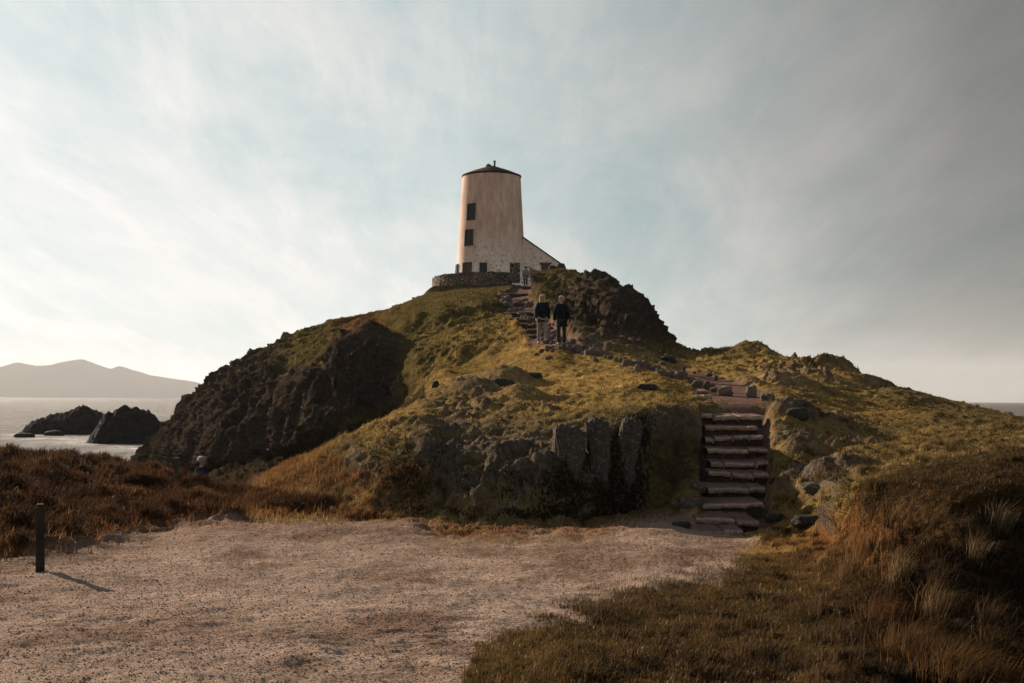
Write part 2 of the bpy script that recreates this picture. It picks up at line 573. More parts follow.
CREST = [(140, 468, 70), (150, 450, 69), (165, 437, 68), (180, 420, 67), (195, 401, 66), (215, 385, 65.5), (240, 365, 65), (270, 348, 64), (300, 331, 64),
         (330, 321, 64), (370, 314, 64), (400, 307, 66), (428, 293, 71), (455, 289.5, 71), (480, 287.5, 70.5), (508, 286, 69), (530, 285, 68), (540, 274, 64.5),
         (560, 272, 63.5), (580, 277, 61), (600, 281, 58), (620, 295, 55), (640, 310, 52), (655, 325, 49), (666, 340, 47), (687, 352, 45), (700, 354, 44),
         (720, 352, 43), (750, 349, 42), (780, 355, 40), (800, 361, 38.5), (830, 366, 36), (850, 377, 35), (865, 383, 34), (900, 390, 32.3), (940, 397, 30.2),
         (960, 402, 29.5), (990, 410, 28), (1024, 418, 26)]

ku = np.array(sorted(COLS))
nl = 19
kY = np.zeros((len(ku), nl))
kZ = np.zeros((len(ku), nl))
for a, u in enumerate(ku):
    kY[a, 0], kZ[a, 0] = -10, -1.6
    kY[a, 1], kZ[a, 1] = 0.5, -1.6 + (0.25 if u > 900 else 0)
    for b, nde in enumerate(COLS[u]):
        if nde[0] == Z:
            kZ[a, b + 2], kY[a, b + 2] = nde[1], nde[2]
        else:
            kY[a, b + 2] = nde[1]
            kZ[a, b + 2] = (yh(u) - nde[0]) * nde[1] / 800
us = np.unique(np.concatenate([np.linspace(-300, -12, 60), np.arange(-12, 1036, 1.45), np.linspace(1036, 1400, 60)]))
NU = len(us)
LY = pchip(ku, kY, us)          # (NU, nl)
LZ = pchip(ku, kZ, us)
cr = np.array(CREST)
inr = (us >= 140) & (us <= 1024)
cy_, cY_ = np.interp(us, cr[:, 0], cr[:, 1]), np.interp(us, cr[:, 0], cr[:, 2])
cz_ = (yh(us) - cy_) * cY_ / 800
LY[inr, 14] = cY_[inr]
LZ[inr, 14] = cz_[inr]
# keep depth increasing up to the crest
for j in range(3, 15):
    LY[:, j] = np.maximum(LY[:, j], LY[:, j - 1] + 0.05)
plat = sstep(415, 435, us) * (1 - sstep(556, 585, us))
PLZ = 10.15
LY[:, 15] = (LY[:, 14] + 2) * (1 - plat) + (np.maximum(LY[:, 14] + 0.8, 71.2)) * plat
LZ[:, 15] = (LZ[:, 14] - 0.25) * (1 - plat) + PLZ * plat
LY[:, 16] = (LY[:, 14] + 9) * (1 - plat) + 80.5 * plat
LZ[:, 16] = (LZ[:, 14] - 2.2) * (1 - plat) + PLZ * plat
LY[:, 17] = LY[:, 16] + 12
LZ[:, 17] = np.minimum(LZ[:, 16] - 4.5, 3)
LY[:, 18] = LY[:, 17] + 25
LZ[:, 18] = -9
for j in (15, 16, 17):
    LZ[inr == False, j] = np.minimum(LZ[inr == False, j], LZ[inr == False, 14])

SUB = [4, 22, 120, 100, 56, 50, 56, 46, 46, 52, 60, 52, 52, 56, 6, 10, 12, 8]
ts = np.concatenate([[j + k / s for k in range(s)] for j, s in enumerate(SUB)] + [[18.0]])
ts = np.array(ts, float)
NR = len(ts)
GY = pchip(np.arange(nl), LY.T, ts)      # (NR, NU)
GZ = pchip(np.arange(nl), LZ.T, ts)
SX = np.maximum(GY, 1.2)
SX[ts < 1] = 1.2 + (1 - ts[ts < 1])[:, None] * 14
GX = (us[None, :] - 512) * SX / 800
T2, U2 = np.meshgrid(ts, us, indexing='ij')
PYB = yh(U2) - GZ / np.maximum(GY, 0.4) * 800
YW = GY * K


def normals(X, Yv, Zv):
    P = np.stack([X, Yv, Zv], -1)
    du = np.gradient(P, axis=1)
    dt = np.gradient(P, axis=0)
    n = np.cross(du, dt)
    n /= np.maximum(np.linalg.norm(n, axis=-1, keepdims=True), 1e-9)
    return n


def blob(u, py, ru, rp, Ylo=0, Yhi=999):
    g = np.exp(-((U2 - u) / ru) ** 2 - ((PYB - py) / rp) ** 2)
    return g * ((GY > Ylo) & (GY < Yhi))


# hummocks, ledges and outcrops: (u, py, depth window, radius m, height m, rocky)
BUMPS = [(505, 384, 16, 30, 0.9, 0.40, 0.5), (436, 380, 16, 30, 0.8, 0.20, 0.0), (575, 392, 15, 24, 1.2, 0.10, 0.0),
         (470, 395, 14, 26, 0.7, 0.28, 0.6), (520, 398, 14, 26, 0.6, 0.22, 0.4), (795, 418, 12, 24, 0.50, 0.20, 0.9), (838, 430, 12, 24, 0.55, 0.18, 0.6),
         (803, 455, 11, 20, 0.4, 0.22, 0.8), (822, 484, 10, 18, 0.42, 0.22, 0.9), (790, 490, 10, 18, 0.3, 0.15, 0.8), (850, 470, 9, 18, 0.45, 0.14, 0.6),
         (905, 400, 20, 34, 1.3, 0.30, 0.2), (840, 372, 20, 40, 1.0, 0.32, 0.5), (870, 386, 20, 40, 1.0, 0.28, 0.5), (790, 384, 20, 40, 1.2, 0.28, 0.6),
         (752, 352, 30, 48, 1.2, 0.40, 0.1), (935, 420, 14, 28, 0.9, 0.18, 0.0), (880, 455, 9, 18, 0.8, 0.16, 0.0), (980, 430, 10, 24, 0.9, 0.2, 0.0),
         (855, 540, 6, 12, 0.35, 0.22, 0.0), (920, 560, 5, 10, 0.4, 0.1, 0.0), (990, 520, 4, 10, 0.45, 0.08, 0.0), (870, 620, 4, 8, 0.35, 0.12, 0.0),
         (950, 650, 3, 6, 0.3, 0.10, 0.0), (60, 480, 9, 20, 0.8, 0.22, 0.0), (20, 505, 8, 18, 0.6, 0.22, 0.0), (100, 500, 9, 20, 0.55, 0.22, 0.0), (150, 485, 9, 20, 0.6, 0.2, 0.0),
         (300, 505, 9, 20, 0.5, 0.12, 0.0), (385, 495, 9, 16, 0.4, 0.25, 0.0), (690, 492, 9, 18, 0.3, 0.18, 0.7)]
rock_add = np.zeros_like(GX)
HB = np.zeros_like(GX)
for (bu, bp, y0, y1, r, h, rk) in BUMPS:
    ci = np.argmin(np.abs(us - bu))
    colY, colP = GY[:, ci], PYB[:, ci]
    ok = (colY > y0) & (colY < y1)
    k = np.where(ok)[0][np.argmin(np.abs(colP[ok] - bp))]
    d2 = ((GX - GX[k, ci]) ** 2 + ((YW - YW[k, ci]) * 0.8) ** 2) / r ** 2
    g = np.exp(-d2 ** 1.3)
    HB += h * g
    rock_add = np.maximum(rock_add, rk * g)
# hollow left of the lower stairs and a low rim of gravel
PB = np.stack([GX, YW, GZ], -1).reshape(-1, 3)
lump = fbm(PB * [0.7, 0.55, 0.7], 4, 3).reshape(GX.shape)
lump3 = fbm(PB * [5.0, 3.6, 5.0], 3, 14).reshape(GX.shape)
lump2 = fbm(PB * [2.2, 1.6, 2.2], 3, 9).reshape(GX.shape)

# ---- masks
edge_n = fbm(PB * [1.3, 0.9, 1], 5, 21, 0.6).reshape(GX.shape)
top_b = np.interp(us, [-300, 0, 60, 110, 150, 180, 240, 300, 345, 400, 450, 500, 560, 600, 640, 665, 690, 720, 760, 1400],
                  [575, 556, 549, 539, 530, 524, 523, 522, 521, 527, 535, 538, 536, 531, 520, 514, 516, 528, 536, 560])
gr_soft = 1
low_b = np.interp(us, [-300, 430, 462, 475, 520, 600, 660, 720, 748, 762, 775, 1400],
                  [4000, 4000, 700, 660, 620, 598, 582, 572, 552, 536, 500, 500])
gy_ = PYB + edge_n * 22 * np.clip((PYB - 399) / 150, 0.3, 1.8)
gy2 = PYB + (edge_n * 50 + 18 * pnoise(PB * [4.0, 3.0, 1], 77).reshape(GX.shape)) * np.clip((PYB - 480) / 130, 0.2, 1.6)
gravel = sstep(-8, 12, gy_ - top_b[None, :]) * sstep(-20, 16, low_b[None, :] - gy2)
gravel *= (GY < 16)
gravel[ts < 1.0] = 0.6

# path of bare soil, in world coordinates
PATH = [(740, 398, 17.6), (728, 387, 20.8), (700, 374, 24.6), (660, 362, 27.2), (615, 351, 28.6), (580, 344, 29), (556, 341, 30), (546, 330, 34), (532, 316, 41),
        (521, 305, 49), (515, 297, 56), (520, 289, 63), (526, 284.5, 68), (530, 283.5, 72)]
PTH = []
for (u, p, y) in PATH:
    ci = np.argmin(np.abs(us - u))
    ok = (GY[:, ci] > y * 0.75) & (GY[:, ci] < y * 1.3)
    k = np.where(ok)[0][np.argmin(np.abs(PYB[ok, ci] - p))]
    PTH.append((GX[k, ci], YW[k, ci]))
PTH = np.array(PTH)


def poly_dist(X, Yv, pts):
    best = np.full(X.shape, 1e9)
    for (x0, y0), (x1, y1) in zip(pts[:-1], pts[1:]):
        dx, dy = x1 - x0, y1 - y0
        t = np.clip(((X - x0) * dx + (Yv - y0) * dy) / (dx * dx + dy * dy), 0, 1)
        best = np.minimum(best, np.hypot(X - x0 - t * dx, Yv - y0 - t * dy))
    return best


pd_ = poly_dist(GX, YW, PTH) + edge_n * 0.6
path = (1 - sstep(0.75, 1.15, pd_)) * (GY > 16)
stair = sstep(698, 704, U2 + edge_n * 8) * (1 - sstep(764, 774, U2 + edge_n * 8)) * sstep(11.9, 12.4, GY) * (1 - sstep(16.6, 17.4, GY))
soil = np.maximum(path, stair)
soil = np.maximum(soil, blob(745, 402, 30, 8, 15, 20))
soil = np.maximum(soil, blob(672, 522, 34, 10, 10, 15) * 0.8)

mottk = fbm(PB * [1.5, 1.0, 0.8], 4, 190, 0.6).reshape(GX.shape)
# ---- shape: hummocks on turf, crags on rock
NB = normals(GX, YW, GZ)
steep = 1 - np.abs(NB[..., 2])
far = sstep(26, 40, GY)
rockm = sstep(0.20, 0.42, steep + lump * 0.28 + 0.08 * lump2)
rockm = np.maximum(rockm, rock_add)
rockm = np.maximum(rockm, blob(620, 315, 60, 40, 44, 70) * sstep(-0.15, 0.25, lump2 + 0.25))
rockm = np.maximum(rockm, (blob(430, 450, 55, 40, 11, 17) + blob(560, 470, 130, 40, 11, 16)) * sstep(-0.25, 0.2, lump + lump2 * 0.5) * 0.9)
rockm = np.maximum(rockm, blob(470, 410, 45, 16, 13, 22) * sstep(-0.1, 0.2, lump2) * 0.8)
rockm = np.maximum(rockm, blob(675, 425, 40, 14, 13, 17))
rockm = np.maximum(rockm, np.clip(1.3 * blob(535, 475, 130, 42, 11, 16.5), 0, 1) * sstep(-0.25, 0.0, lump2 + 0.5 * lump3))
rockm = np.maximum(rockm, blob(825, 480, 35, 22, 9, 17) * sstep(-0.1, 0.15, lump2) * 0.9)
rockm = np.maximum(rockm, blob(370, 365, 45, 40, 36, 50))
rockm = np.maximum(rockm, blob(490, 297, 40, 10, 48, 72) * sstep(0, 0.3, lump2))
left_dune = (U2 < 245) & (GY < 22)
expo = fbm(PB * [0.8, 0.5, 0.8], 5, 170, 0.62).reshape(GX.shape)
rockm = np.maximum(rockm, np.clip(blob(625, 312, 78, 46, 30, 70) * 1.3, 0, 1) * sstep(-0.22, 0.05, expo + 0.3 * lump2))
rockm = np.maximum(rockm, np.clip(blob(480, 405, 70, 30, 13, 26), 0, 1) * sstep(0.02, 0.16, expo + 0.4 * lump2 - 0.05))
rockm = np.maximum(rockm, np.clip(blob(825, 450, 55, 50, 9, 24), 0, 1) * sstep(0.02, 0.16, expo + 0.4 * lump2 - 0.05))
rockm = np.maximum(rockm, np.clip(blob(240, 400, 110, 70, 44, 70), 0, 1) * sstep(-0.12, 0.08, expo + 0.25 * lump2))
rockm = np.maximum(rockm, np.clip(blob(810, 378, 90, 14, 22, 44), 0, 1) * sstep(0.08, 0.2, expo + 0.4 * lump2))
rockm *= 1 - 0.75 * sstep(11.2, 11.9, T2) * (U2 > 290) * (U2 < 415)
rockm[left_dune] = 0
rockm[(U2 > 836) & (GY < 11.5)] = 0
rockm *= (1 - gravel) * (1 - soil)
rockm *= 1 - 0.8 * sstep(398, 410, U2) * (1 - sstep(520, 540, U2)) * (GY > 26) * (T2 < 13.2)
rockm *= 1 - 0.75 * (GY > 19) * (GY < 37) * (U2 < 430)
hid = (GY > 19) & (GY < 34) & (U2 < 400)
rockm[hid & (U2 < 330)] *= 0.3
rockm *= 1 - 0.9 * np.clip(1.4 * blob(672, 468, 34, 46, 11, 18), 0, 1)
rockm *= 1 - 0.85 * np.clip(1.2 * blob(470, 480, 150, 55, 11, 17), 0, 1) * sstep(-0.08, 0.12, mottk)
# vertical cracks: noise squeezed along x and y, stretched along z
crag_far = fbm(PB * [0.50, 0.26, 0.15] + 0.35 * lump.reshape(-1, 1), 6, 40, 0.6, True).reshape(GX.shape)
crag_bil = fbm(PB * [1.2, 0.8, 0.38], 6, 45, 0.62).reshape(GX.shape)
strata = fbm(PB @ np.array([[0.5, 0.1, 0.0], [0.2, 0.5, 0.3], [0.7, 0.2, 2.4]]), 4, 47, 0.6).reshape(GX.shape)
crag_mid = fbm(PB * [1.9, 1.2, 0.9], 5, 50, 0.58, True).reshape(GX.shape)
crag_fin = fbm(PB * [5.5, 4.0, 3.0], 4, 60, 0.6, True).reshape(GX.shape)
ribs = fbm(PB * [2.2, 1.2, 0.50] + 0.25 * lump2.reshape(-1, 1), 5, 180, 0.55, True).reshape(GX.shape)
butt = fbm(PB * [0.12, 0.06, 0.018], 2, 200, 0.5, True).reshape(GX.shape)
butt = 2.6 * (butt - 0.45) * (U2 < 430) * sstep(9.6, 10.3, T2) * (1 - sstep(11.2, 12.5, T2)) * sstep(150, 200, U2) * (1 - sstep(330, 400, U2))
butt = np.minimum(butt, 0.35)
amp = butt + rockm * ((1 - far) * (0.20 * (ribs - 0.35) + 0.10 * (crag_mid - 0.2) + 0.22 * crag_bil + 0.07 * strata + 0.09 * crag_fin) + far * (1.5 * (crag_far - 0.3) + 0.9 * crag_bil + 0.30 * strata + 0.14 * crag_mid + 0.10 * crag_fin))
turf_h = (1 - gravel) * (1 - soil) * (1 - 0.6 * rockm)
hum = turf_h * ((1 - far) * (0.20 * lump + 0.15 * lump2 + 0.10 * lump3) + far * (0.75 * lump + 0.34 * lump2 + 0.10 * lump3))
hum *= np.clip(GY / 12, 0.35, 1.0)
dune_l = np.where(left_dune, 1.0, 0.0) * (1 - gravel)
hum += dune_l * (0.30 * lump2 + 0.30 * lump + 0.06 * lump3)
hum += (1 - gravel) * sstep(830, 900, U2) * (GY < 9) * (0.10 * lump2 + 0.06 * lump3)
wall_zone = sstep(412, 425, U2) * (1 - sstep(570, 590, U2)) * (ts[:, None] > 13.6)
hum *= (1 - wall_zone)
amp *= (1 - wall_zone * sstep(14.0, 14.3, T2))
gap_zone = sstep(415, 430, U2) * (1 - sstep(531, 541, U2)) * sstep(12.9, 13.3, T2)
amp *= 1 - 0.85 * gap_zone
hum *= 1 - 0.7 * gap_zone
gr_n = fbm(PB * [2.4, 3.4, 3], 6, 71, 0.68).reshape(GX.shape)
dimp = fbm(PB * [4.2, 6.5, 1], 4, 77, 0.6).reshape(GX.shape)
gdisp = gravel * (0.045 * gr_n + 0.034 * dimp + 0.12 * lump + 0.05 * lump2)
# low rim along the far left edge of the gravel
rim = np.exp(-((PYB - 531) / 7) ** 2) * sstep(150, 200, U2) * (1 - sstep(400, 440, U2)) * (GY < 14)
gdisp += 0.10 * rim
D = amp + hum + gdisp
HZ = GZ + HB * (1 - soil)
GX2 = GX + NB[..., 0] * D
YW2 = YW + NB[..., 1] * D
GZ2 = HZ + NB[..., 2] * D
# stair trench and path, sunk below the turf
GZU = GZ2.copy()
GZ2 = GZ2 - 0.30 * stair - (0.08 + 0.22 * sstep(31, 36, GY)) * path
FLOOR_N = normals(GX2, YW2, GZ2)


def hit(u, py, y0=1.0, y1=200.0):
    """first land point seen at a picture position (before the trench is cut)"""
    ci = int(np.argmin(np.abs(us - u)))
    yy = YW2[:, ci] / K
    pp = yh(u) - GZU[:, ci] / np.maximum(yy, 0.4) * 800
    ok = np.where((yy > y0) & (yy < y1))[0]
    below = ok[pp[ok] <= py]
    k = below[0] if len(below) else ok[np.argmin(np.abs(pp[ok] - py))]
    return Vector((GX2[k, ci], YW2[k, ci], GZU[k, ci]))


TREE = None


def ground_z(x, y):
    """land height under a world point, after the trench is cut"""
    Yt = max(y / K, 1.3)
    u = x / Yt * 800 + 512
    ci = int(np.argmin(np.abs(us - u)))
    k = int(np.argmin(np.abs(YW2[1:, ci] - y))) + 1
    return float(GZ2[k, ci])


# ---- base colours of the ground cover
gold = np.array((0.245, 0.150, 0.048))
olive = np.array((0.064, 0.049, 0.017))
green = np.array((0.043, 0.038, 0.014))
rust = np.array((0.150, 0.062, 0.022))
heath = np.array((0.021, 0.014, 0.008))
dune_c = np.array((0.062, 0.029, 0.013))
rock_c = np.array((0.105, 0.080, 0.060))
rock_d = np.array((0.032, 0.023, 0.0165))
soil_c = np.array((0.135, 0.082, 0.062))
grav_c = np.array((0.285, 0.202, 0.153))


def lerp(a, b, t):
    return a + (b - a) * t[..., None]


tint = fbm(PB * [0.35, 0.25, 0.35], 4, 90).reshape(GX.shape)
tint2 = fbm(PB * [1.6, 1.1, 1.6], 4, 95, 0.6).reshape(GX.shape)
C = np.broadcast_to(olive, GX.shape + (3,)).copy()
C = lerp(C, gold, np.clip(0.45 + 1.4 * tint + 0.9 * tint2, 0, 1))
C = lerp(C, green, np.clip(far * 0.75 + 0.4 * tint2 - 0.1, 0, 0.9))
shelf = np.clip(blob(560, 385, 90, 26, 14, 30) + blob(700, 372, 60, 14, 24, 50) + blob(780, 380, 90, 22, 18, 45) + blob(520, 335, 30, 20, 28, 45) + 0.7 * blob(460, 352, 60, 30, 20, 45), 0, 1)
C = lerp(C, gold, shelf * 0.75)
C = lerp(C, heath * 1.3, np.clip((blob(500, 480, 190, 36, 11, 16.5) + 0.8 * blob(660, 460, 50, 40, 12, 17)) * (0.6 + 0.9 * tint2), 0, 0.85))  # heath tint that also puts the shade of knoll face and slope into colour
C = lerp(C, np.array((0.036, 0.0205, 0.0095)), np.clip(sstep(840, 930, U2) * (GY < 12) * 0.94 + sstep(420, 480, U2) * (GY < 9.5) * np.clip(0.80 + 0.5 * tint2, 0.4, 0.93), 0, 0.95))  # brown turf; right bank and bottom right darkened in colour for their shade
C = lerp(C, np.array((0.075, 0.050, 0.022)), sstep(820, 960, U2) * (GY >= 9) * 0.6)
C[left_dune] = dune_c
C = lerp(C, heath, np.where(left_dune, np.clip(0.45 + 1.5 * tint2, 0, 0.85), 0))
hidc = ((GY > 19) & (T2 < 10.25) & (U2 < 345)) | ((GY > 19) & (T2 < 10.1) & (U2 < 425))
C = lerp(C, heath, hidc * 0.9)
C = lerp(C, green, np.clip(blob(440, 352, 60, 22, 26, 50), 0, 1) * 0.6)
mott = fbm(PB * [3.4, 2.3, 3.4], 5, 160, 0.62).reshape(GX.shape)
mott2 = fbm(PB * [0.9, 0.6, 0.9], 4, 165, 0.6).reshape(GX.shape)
C = C * np.clip(1 + 1.5 * mott + 1.0 * mott2, 0.35, 1.8)[..., None]
rusty = np.clip(blob(290, 478, 55, 30, 11, 19) + blob(180, 500, 70, 16, 11, 19) * 0.8 + blob(370, 490, 25, 16, 11, 16) + blob(860, 545, 45, 30, 6, 13) * 0.75 + blob(640, 528, 90, 12, 10, 15)
                + blob(500, 534, 120, 7, 10, 13) + blob(360, 330, 20, 35, 40, 66) + blob(800, 540, 50, 14, 8, 13) * 0.7, 0, 1)
strip = np.exp(-((PYB - top_b[None, :] + 7) / 8.0) ** 2) * (GY < 15) * (U2 < 470)
rusty = np.clip(rusty + 0.8 * strip, 0, 1)
C = lerp(C, rust, rusty * np.clip(0.75 + 0.9 * tint2, 0.2, 1))
C = lerp(C, olive, np.clip(blob(345, 500, 30, 9, 11, 16), 0, 1) * 0.8)
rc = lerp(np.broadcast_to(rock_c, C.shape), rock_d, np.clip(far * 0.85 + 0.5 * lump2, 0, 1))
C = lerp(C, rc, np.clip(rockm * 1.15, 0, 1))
C = lerp(C, soil_c, soil)
CT = C.copy()
C = lerp(C, grav_c, gravel)
C = lerp(C, np.array((0.20, 0.125, 0.085)), gravel * np.clip(0.35 * rim + 0.5 * (1 - sstep(0, 40, PYB - top_b[None, :])) + 0.5 * sstep(0.05, 0.35, tint), 0, 0.8))
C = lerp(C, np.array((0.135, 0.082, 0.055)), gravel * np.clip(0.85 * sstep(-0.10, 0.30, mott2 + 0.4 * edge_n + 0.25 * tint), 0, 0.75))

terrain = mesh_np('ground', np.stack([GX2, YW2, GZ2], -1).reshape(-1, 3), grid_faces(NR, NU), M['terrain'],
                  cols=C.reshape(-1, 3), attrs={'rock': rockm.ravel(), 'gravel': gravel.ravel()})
tag(terrain, 'grassy rocky headland with a gravel clearing in front', kind='structure')

# ------------------------------------------------------------------ sea
def sea_mat():
    m, n, l, p, _ = new_mat('sea_water')
    fo = nd(n, 'ShaderNodeAttribute', attribute_name='foam').outputs['Fac']
    fn = ramp(n, l, noise_n(n, l, 0.55, 9, 0.72, 0.8), [(0.38, 0.0), (0.6, 1.0)])
    fm = mathn(n, l, 'MULTIPLY', fo, fn, True)
    l.new(mixc(n, l, fm, (0.085, 0.068, 0.052), (0.75, 0.71, 0.66)), p.inputs['Base Color'])
    l.new(mathn(n, l, 'ADD', mathn(n, l, 'MULTIPLY', fm, 0.6), 0.30), p.inputs['Roughness'])
    p.inputs['IOR'].default_value = 1.33
    p.inputs['Specular IOR Level'].default_value = 0.22
    df = n.new('ShaderNodeBsdfDiffuse')
    df.inputs['Color'].default_value = (0.13, 0.105, 0.085, 1)
    ms = n.new('ShaderNodeMixShader')
    l.new(mathn(n, l, 'ADD', 0.46, mathn(n, l, 'MULTIPLY', fm, 0.54), True), ms.inputs[0])
    l.new(df.outputs[0], ms.inputs[1])
    l.new(p.outputs[0], ms.inputs[2])
    l.new(ms.outputs[0], _.inputs['Surface'])
    w1 = noise_n(n, l, 0.55, 9, 0.72, 0.4, scl=(1.0, 0.6, 1))
    w2 = noise_n(n, l, 0.16, 6, 0.6, 0.3, scl=(1.0, 0.45, 1))
    h = mathn(n, l, 'ADD', w1, mathn(n, l, 'MULTIPLY', w2, 5.0))
    bd_ = bump_n(n, l, p, h, 1.0, 2.0)
    l.new(bd_.outputs[0], df.inputs['Normal'])
    return m


su = np.concatenate([np.linspace(-2200, -120, 40), np.linspace(-115, 1140, 260), np.linspace(1150, 3200, 40)])
sY = np.concatenate([[-60, 2], np.geomspace(12, 400, 260), np.geomspace(420, 9000, 60)])
SU, SY = np.meshgrid(su, sY)
sx = (SU - 512) * np.maximum(SY, 30) / 800
PS = np.stack([sx, SY * K, np.zeros_like(sx)], -1).reshape(-1, 3)
wav = (0.10 * fbm(PS * [0.22, 0.30, 1], 3, 120) + 0.06 * fbm(PS * [0.7, 0.8, 1], 2, 130)).reshape(SU.shape) * (SY > 3) * (SY < 500)
foam = np.zeros_like(SU)
SP = 399 + 6 * 800 / np.maximum(SY, 1)
for (fu, fp, ru, rp, a) in ((90, 444, 60, 3.5, 1.0), (60, 441, 60, 3.0, 0.8), (130, 450, 40, 4, 0.9), (20, 437, 30, 1.6, 0.7), (100, 462, 60, 8, 0.45), (146, 446, 14, 5, 0.9), (40, 425, 80, 2, 0.2)):
    foam = np.maximum(foam, a * np.exp(-((SU - fu) / ru) ** 2 - ((SP - fp) / rp) ** 2))
PS[:, 2] = (SEA + wav).ravel()
sea = mesh_np('sea', PS, grid_faces(len(sY), len(su)), sea_mat(), attrs={'foam': foam.ravel()})
tag(sea, 'choppy silver sea around the headland', kind='structure')

# ------------------------------------------------------------------ far mountains
ridge = [(-500, 385), (-300, 374), (-150, 368), (-60, 374), (0, 370), (18, 364), (37, 367.5), (54, 366), (70, 362), (82, 360.3), (95, 365), (112, 370.5), (120, 367), (131, 370.5),
         (150, 376), (176, 380), (193, 382), (203, 385), (225, 389), (250, 394), (275, 399)]
ra = np.array(ridge)
mu = np.linspace(-500, 275, 320)
mz = (399 - np.interp(mu, ra[:, 0], ra[:, 1])) / 800 * 8000 + 9 * fbm(np.stack([mu * 0.09, mu * 0, mu * 0], 1), 5, 150, 0.6)
md = np.linspace(-1, 1, 60)
MU, MD = np.meshgrid(mu, md)
mX = (MU - 512) / 800 * 8000
mY = 12000 + MD * 1500
prof = np.clip(1 - np.abs(MD) ** 1.25, 0, 1)
nzm = fbm(np.stack([mX * 0.002, mY * 0.002, mX * 0], -1).reshape(-1, 3), 5, 140, 0.5, True).reshape(MU.shape)
mZ = mz[None, :] * prof * (1 + 0.07 * (nzm - 0.3) * np.abs(MD) ** 0.5 * 1.5) + SEA - 1
mm = simple_mat('mountain_heather', (0.006, 0.005, 0.0045), (0.004, 0.004, 0.0035), 0.01, 0.95, 0)
mm.node_tree.nodes['Principled BSDF'].inputs['Specular IOR Level'].default_value = 0.0
mount = mesh_np('mountains', np.stack([mX, mY, mZ], -1).reshape(-1, 3), grid_faces(60, 320), mm)
tag(mount, 'hazy mountain range across the sea', kind='structure')

# haze: a closed box round everything
hz = MB()
hz.box((0, 6900, 203), (42000, 14400, 436))
hm = bpy.data.materials.new('haze_air')
hm.use_nodes = True
hn, hl = hm.node_tree.nodes, hm.node_tree.links
hn.clear()
ho = hn.new('ShaderNodeOutputMaterial')
pv = hn.new('ShaderNodeVolumePrincipled')
pv.inputs['Density'].default_value = 0.000044
pv.inputs['Color'].default_value = (0.93, 0.92, 0.92, 1)
pv.inputs['Anisotropy'].default_value = 0.1
hl.new(pv.outputs[0], ho.inputs['Volume'])
haze = hz.build('haze', hm)
tag(haze, 'pale sea haze between the headland and the mountains', kind='stuff')


# ------------------------------------------------------------------ rocks
def ico(sub=4):
    import bmesh
    bm = bmesh.new()
    bmesh.ops.create_icosphere(bm, subdivisions=sub, radius=1.0)
    v = np.array([x.co[:] for x in bm.verts])
    f = np.array([[x.index for x in q.verts] for q in bm.faces])
    bm.free()
    return v, f


ICO4, ICO3, ICO5 = ico(4), ico(3), ico(5)


def rock_verts(size, seed, rough=0.35, base=ICO4, crag=0.10, box=0.35):
    v = base[0].copy()
    # squarish rather than round
    s = np.max(np.abs(v), axis=1, keepdims=True)
    v = v * (1 - box) + v / s * box * 0.85
    o = seed * 13.7
    v = v * (1 + rough * fbm(v * 1.1 + o, 3, seed)[:, None] * 1.5)
    v = v * (1 + crag * (fbm(v * 2.8 + o, 4, seed + 5, 0.6, True) - 0.3)[:, None])
    return v * np.array(size)


def rock(name, loc, size, seed, mat, label=None, cat=None, group=None, rz=0.0, tilt=(0, 0), rough=0.35, base=ICO4, crag=0.10, box=0.35):
    o = mesh_np(name, rock_verts(size, seed, rough, base, crag, box), base[1], mat)
    o.location = loc
    o.rotation_euler = (tilt[0], tilt[1], rz)
    return tag(o, label, cat, group)


def islet(name, prof, Yt, depth, seed, label):
    pa = np.array(prof, float)
    uu = np.linspace(pa[0, 0], pa[-1, 0], 170)
    top = np.interp(uu, pa[:, 0], pa[:, 1])
    h = (399 - top) * Yt / 800 - SEA
    dd = np.linspace(-1, 1, 70)
    UU, DD = np.meshgrid(uu, dd)
    X = (UU - 512) * Yt / 800
    tt = (UU - uu[0]) / (uu[-1] - uu[0])
    wid = depth * (0.25 + 0.75 * np.sin(np.pi * np.clip(tt, 0, 1)) ** 0.6)
    Yv = Yt * K + DD * wid
    Zv = h[None, :] * np.clip(1 - np.abs(DD) ** 1.6, 0, 1) ** 0.75
    P3 = np.stack([X, Yv, Zv], -1).reshape(-1, 3)
    n1 = fbm(P3 * [0.22, 0.12, 0.2], 6, seed, 0.6, True).reshape(X.shape)
    n2 = fbm(P3 * [1.2, 1.0, 1.0], 4, seed + 3, 0.6, True).reshape(X.shape)
    ed = np.clip(Zv / 1.2, 0, 1)
    Zv = Zv + ed * (1.9 * (n1 - 0.66) + 0.9 * (n2 - 0.4)) - 0.5
    Yv = Yv + (n1 - 0.3) * 1.5
    o = mesh_np(name, np.stack([X, Yv, Zv + SEA], -1).reshape(-1, 3), grid_faces(70, 170), M['islet'])
    tag(o, label, 'rock islet')
    return o


